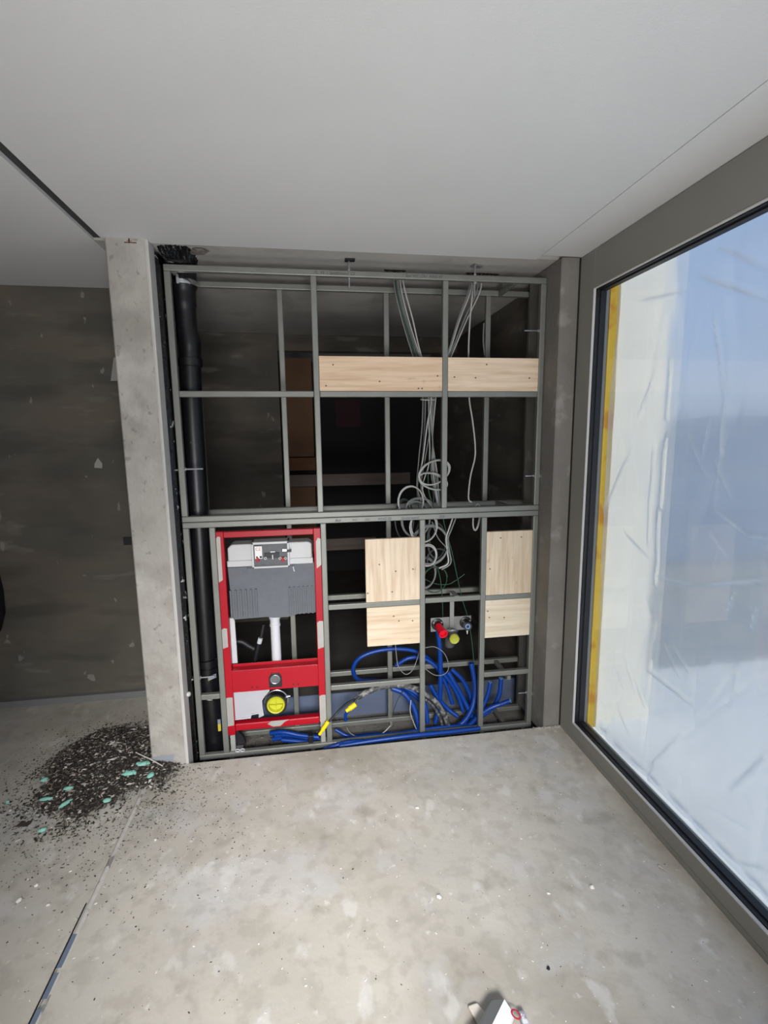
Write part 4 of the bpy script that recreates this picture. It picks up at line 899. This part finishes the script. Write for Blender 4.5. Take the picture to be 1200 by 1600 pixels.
P = [at(1029, 1353, .006, 2), at(1036, 1357, .006, 2), at(1045, 1362, .003, 2)]
tag(MB().tube(P, [.006, .004, .003], 6).build('wood_splinter', mat('splinter_grey', srgb(176, 170, 160), .8)), 'pale splinter on the floor below the window', 'splinter')
q = at(37, 1288, 0, 2); tag(MB().poly([(q.x-.028, q.y-.012), (q.x+.024, q.y-.018), (q.x+.030, q.y+.012), (q.x-.016, q.y+.018)], .001, .004, 'z').build('dark_scrap', mat('scrap', srgb(66, 60, 56), .8, var=.3, scale=40)), 'flat dark scrap on the floor left of the filler line', 'scrap')
# mortar lip by the right pier foot
b = MB()
for k in range(14):
    u = 832+k*3.2; q = at(u, 1136-(k*.25), 0, 2); b.lump((q.x, min(q.y, YC-.01), .003), (.014, .008, .005), .3, 1)
tag(b.build('mortar_crumbs', M_pier), 'rough mortar lip at the foot of the right pier', 'mortar crumbs', kind='stuff')
# pale patch on pier foot
p_ = [at(u, v, YC) for u, v in ((234, 1184), (273, 1178.5), (269, 1195.5), (237, 1198))]
tag(MB().poly([(p.x, p.z) for p in p_], YC-.0025, YC-.0005).build('edge_tape', mat('grey_tape', srgb(150, 154, 162), .5)), 'grey-blue tape scrap at the foot of the left pier', 'tape')
b = MB(); q = at(202, 376, YC); b.box(q.x-.022, q.x+.030, YC-.001, YC, q.z-.010, q.z-.006).box(q.x-.004, q.x+.002, YC-.001, YC, q.z-.008, q.z+.012).box(q.x-.010, q.x+.012, YC-.001, YC, q.z-.002, q.z)
tag(b.build('crayon_mark', M_inkr), 'dark red crayon level mark at the top of the left pier', 'mark')
# things on the left wall
q = at(201, 845, 3.27); tag(MB().box(q.x-.03, q.x+.02, 3.262, 3.27, q.z-.025, q.z+.025).build('junction_box', M_gask, bevel=.003), 'small dark blue-black box on the wall by the left pier', 'junction box')
q = at(153, 723, 3.27); tag(MB().poly([(q.x-.022, q.z-.03), (q.x+.022, q.z-.034), (q.x+.026, q.z-.005), (q.x+.004, q.z+.03), (q.x-.018, q.z-.005)], 3.266, 3.27).build('wall_patch', mat('patch', srgb(168, 164, 158), .8)), 'pale leaf-shaped filler patch on the left wall', 'patch')
q = at(176, 575, 3.27); tag(MB().poly([(q.x-.016, q.z-.075), (q.x+.03, q.z-.075), (q.x+.03, q.z+.06), (q.x+.012, q.z+.06)], 3.266, 3.27).build('wall_smear', mat('patch2', srgb(158, 154, 148), .8)), 'pale trowel smear on the wall beside the left pier', 'patch')
b = MB(); b.poly([(-2.2, .89), (-1.90, .885), (-1.893, .86), (-1.885, .76), (-1.89, .62), (-1.93, .50), (-2.2, .40)], 3.05, 3.269)
tag(b.build('black_bag', mat('black_fabric', srgb(16, 16, 18), .6, bump=.5, bscale=20), bevel=.02, seg=3), 'black bag hanging against the left wall, cut off by the photo edge', 'bag')

# ------------------------------------------------------------------ carton in the foreground
cb_ = empty('milk_carton', at(775, 1600, .03, 2), 'crumpled white carton with a grey side lying at the bottom edge of the photo', 'carton')
def cp_(u, v, z): return at(u, v, z, 2)
hi = .075
q = [cp_(768, 1563, .045), cp_(788, 1561, .050), cp_(768, 1602, .070), cp_(745, 1602, .060)]
b = MB(); e0, e1, e2 = cp_(788, 1561, .05), cp_(806, 1592, .03), cp_(812, 1625, .03)
d = (cp_(730, 1650, .07)-cp_(768, 1563, .045)); d.z = 0
tl, tr_ = cp_(768, 1563, .045), cp_(788, 1561, .050); br = tr_+Vector((-.10, -.22, .012)); bl = tl+Vector((-.11, -.22, .005))
bl = cp_(745, 1602, .05); bl = tl+(bl-tl)*4; br = cp_(768, 1602, .058); br = tr_+(br-tr_)*4
rr = cp_(803, 1585, .022); rb_ = rr+(br-tr_)*1.0+Vector((.01, 0, 0))
def face(pts, name, M, par, low):
    b = MB(); v = [b.b.verts.new(p) for p in pts]; b.b.faces.new(v)
    w2 = [b.b.verts.new((p[0], p[1], low)) for p in pts]; b.b.faces.new(w2[::-1]); k = len(v)
    for i in range(k): b.b.faces.new((v[i], w2[i], w2[(i+1) % k], v[(i+1) % k]))
    return b.build(name, M, par)
face([tl, tr_, br, bl], 'grey_side', mat('carton_grey', srgb(112, 114, 114), .5, var=.06), cb_, .004)
M_carton = mat('carton_white', srgb(232, 233, 238), .4, var=.04, scale=12)
fl = face([tr_+Vector((.0005, 0, -.001)), rr, rb_, br+Vector((.0005, 0, -.001))], 'white_side', M_carton, cb_, .004)
q1 = cp_(806, 1586, .026)
l_ = MB().lathe(q1+Vector((0, 0, .002)), (0.35, .1, 1), [(0, .015), (.001, .015), (.0012, .010), (0, .010)], 24).build('printed_ring', mat('print_red', srgb(190, 50, 70), .5), cb_)
MB().box(q1.x+.012, q1.x+.030, q1.y-.03, q1.y+.012, .004, .024).build('crushed_end', mat('carton_print', srgb(150, 148, 160), .5, layers=[(srgb(225, 225, 228), 60, .45, .55, 1, 2)]), cb_, bevel=.004)
q2 = cp_(743, 1585, 0); tag(MB().poly([(q2.x-.018, q2.y+.018), (q2.x+.012, q2.y+.022), (q2.x+.03, q2.y-.01), (q2.x+.02, q2.y-.03), (q2.x-.004, q2.y-.03)], .001, .012, 'z').build('paper_scrap', mat('paper', srgb(214, 206, 196), .7), bevel=.004), 'beige paper scrap lying just left of the carton', 'paper')
# cable holes in the ceiling
for (x0, x1, lab) in ((.44, .535, 'ragged cable hole in the ceiling above the middle bay'), (.90, 1.06, 'longer ragged cable hole in the ceiling above the right bay')):
    b = MB()
    for k in range(10): t = k/9; b.lump((x0+(x1-x0)*t, 2.79, H+.003), (.014, .018, .004), .3, 1)
    tag(b.build('ceiling_hole', mat('hole_dark', srgb(48, 36, 32), .9)), lab, 'hole')
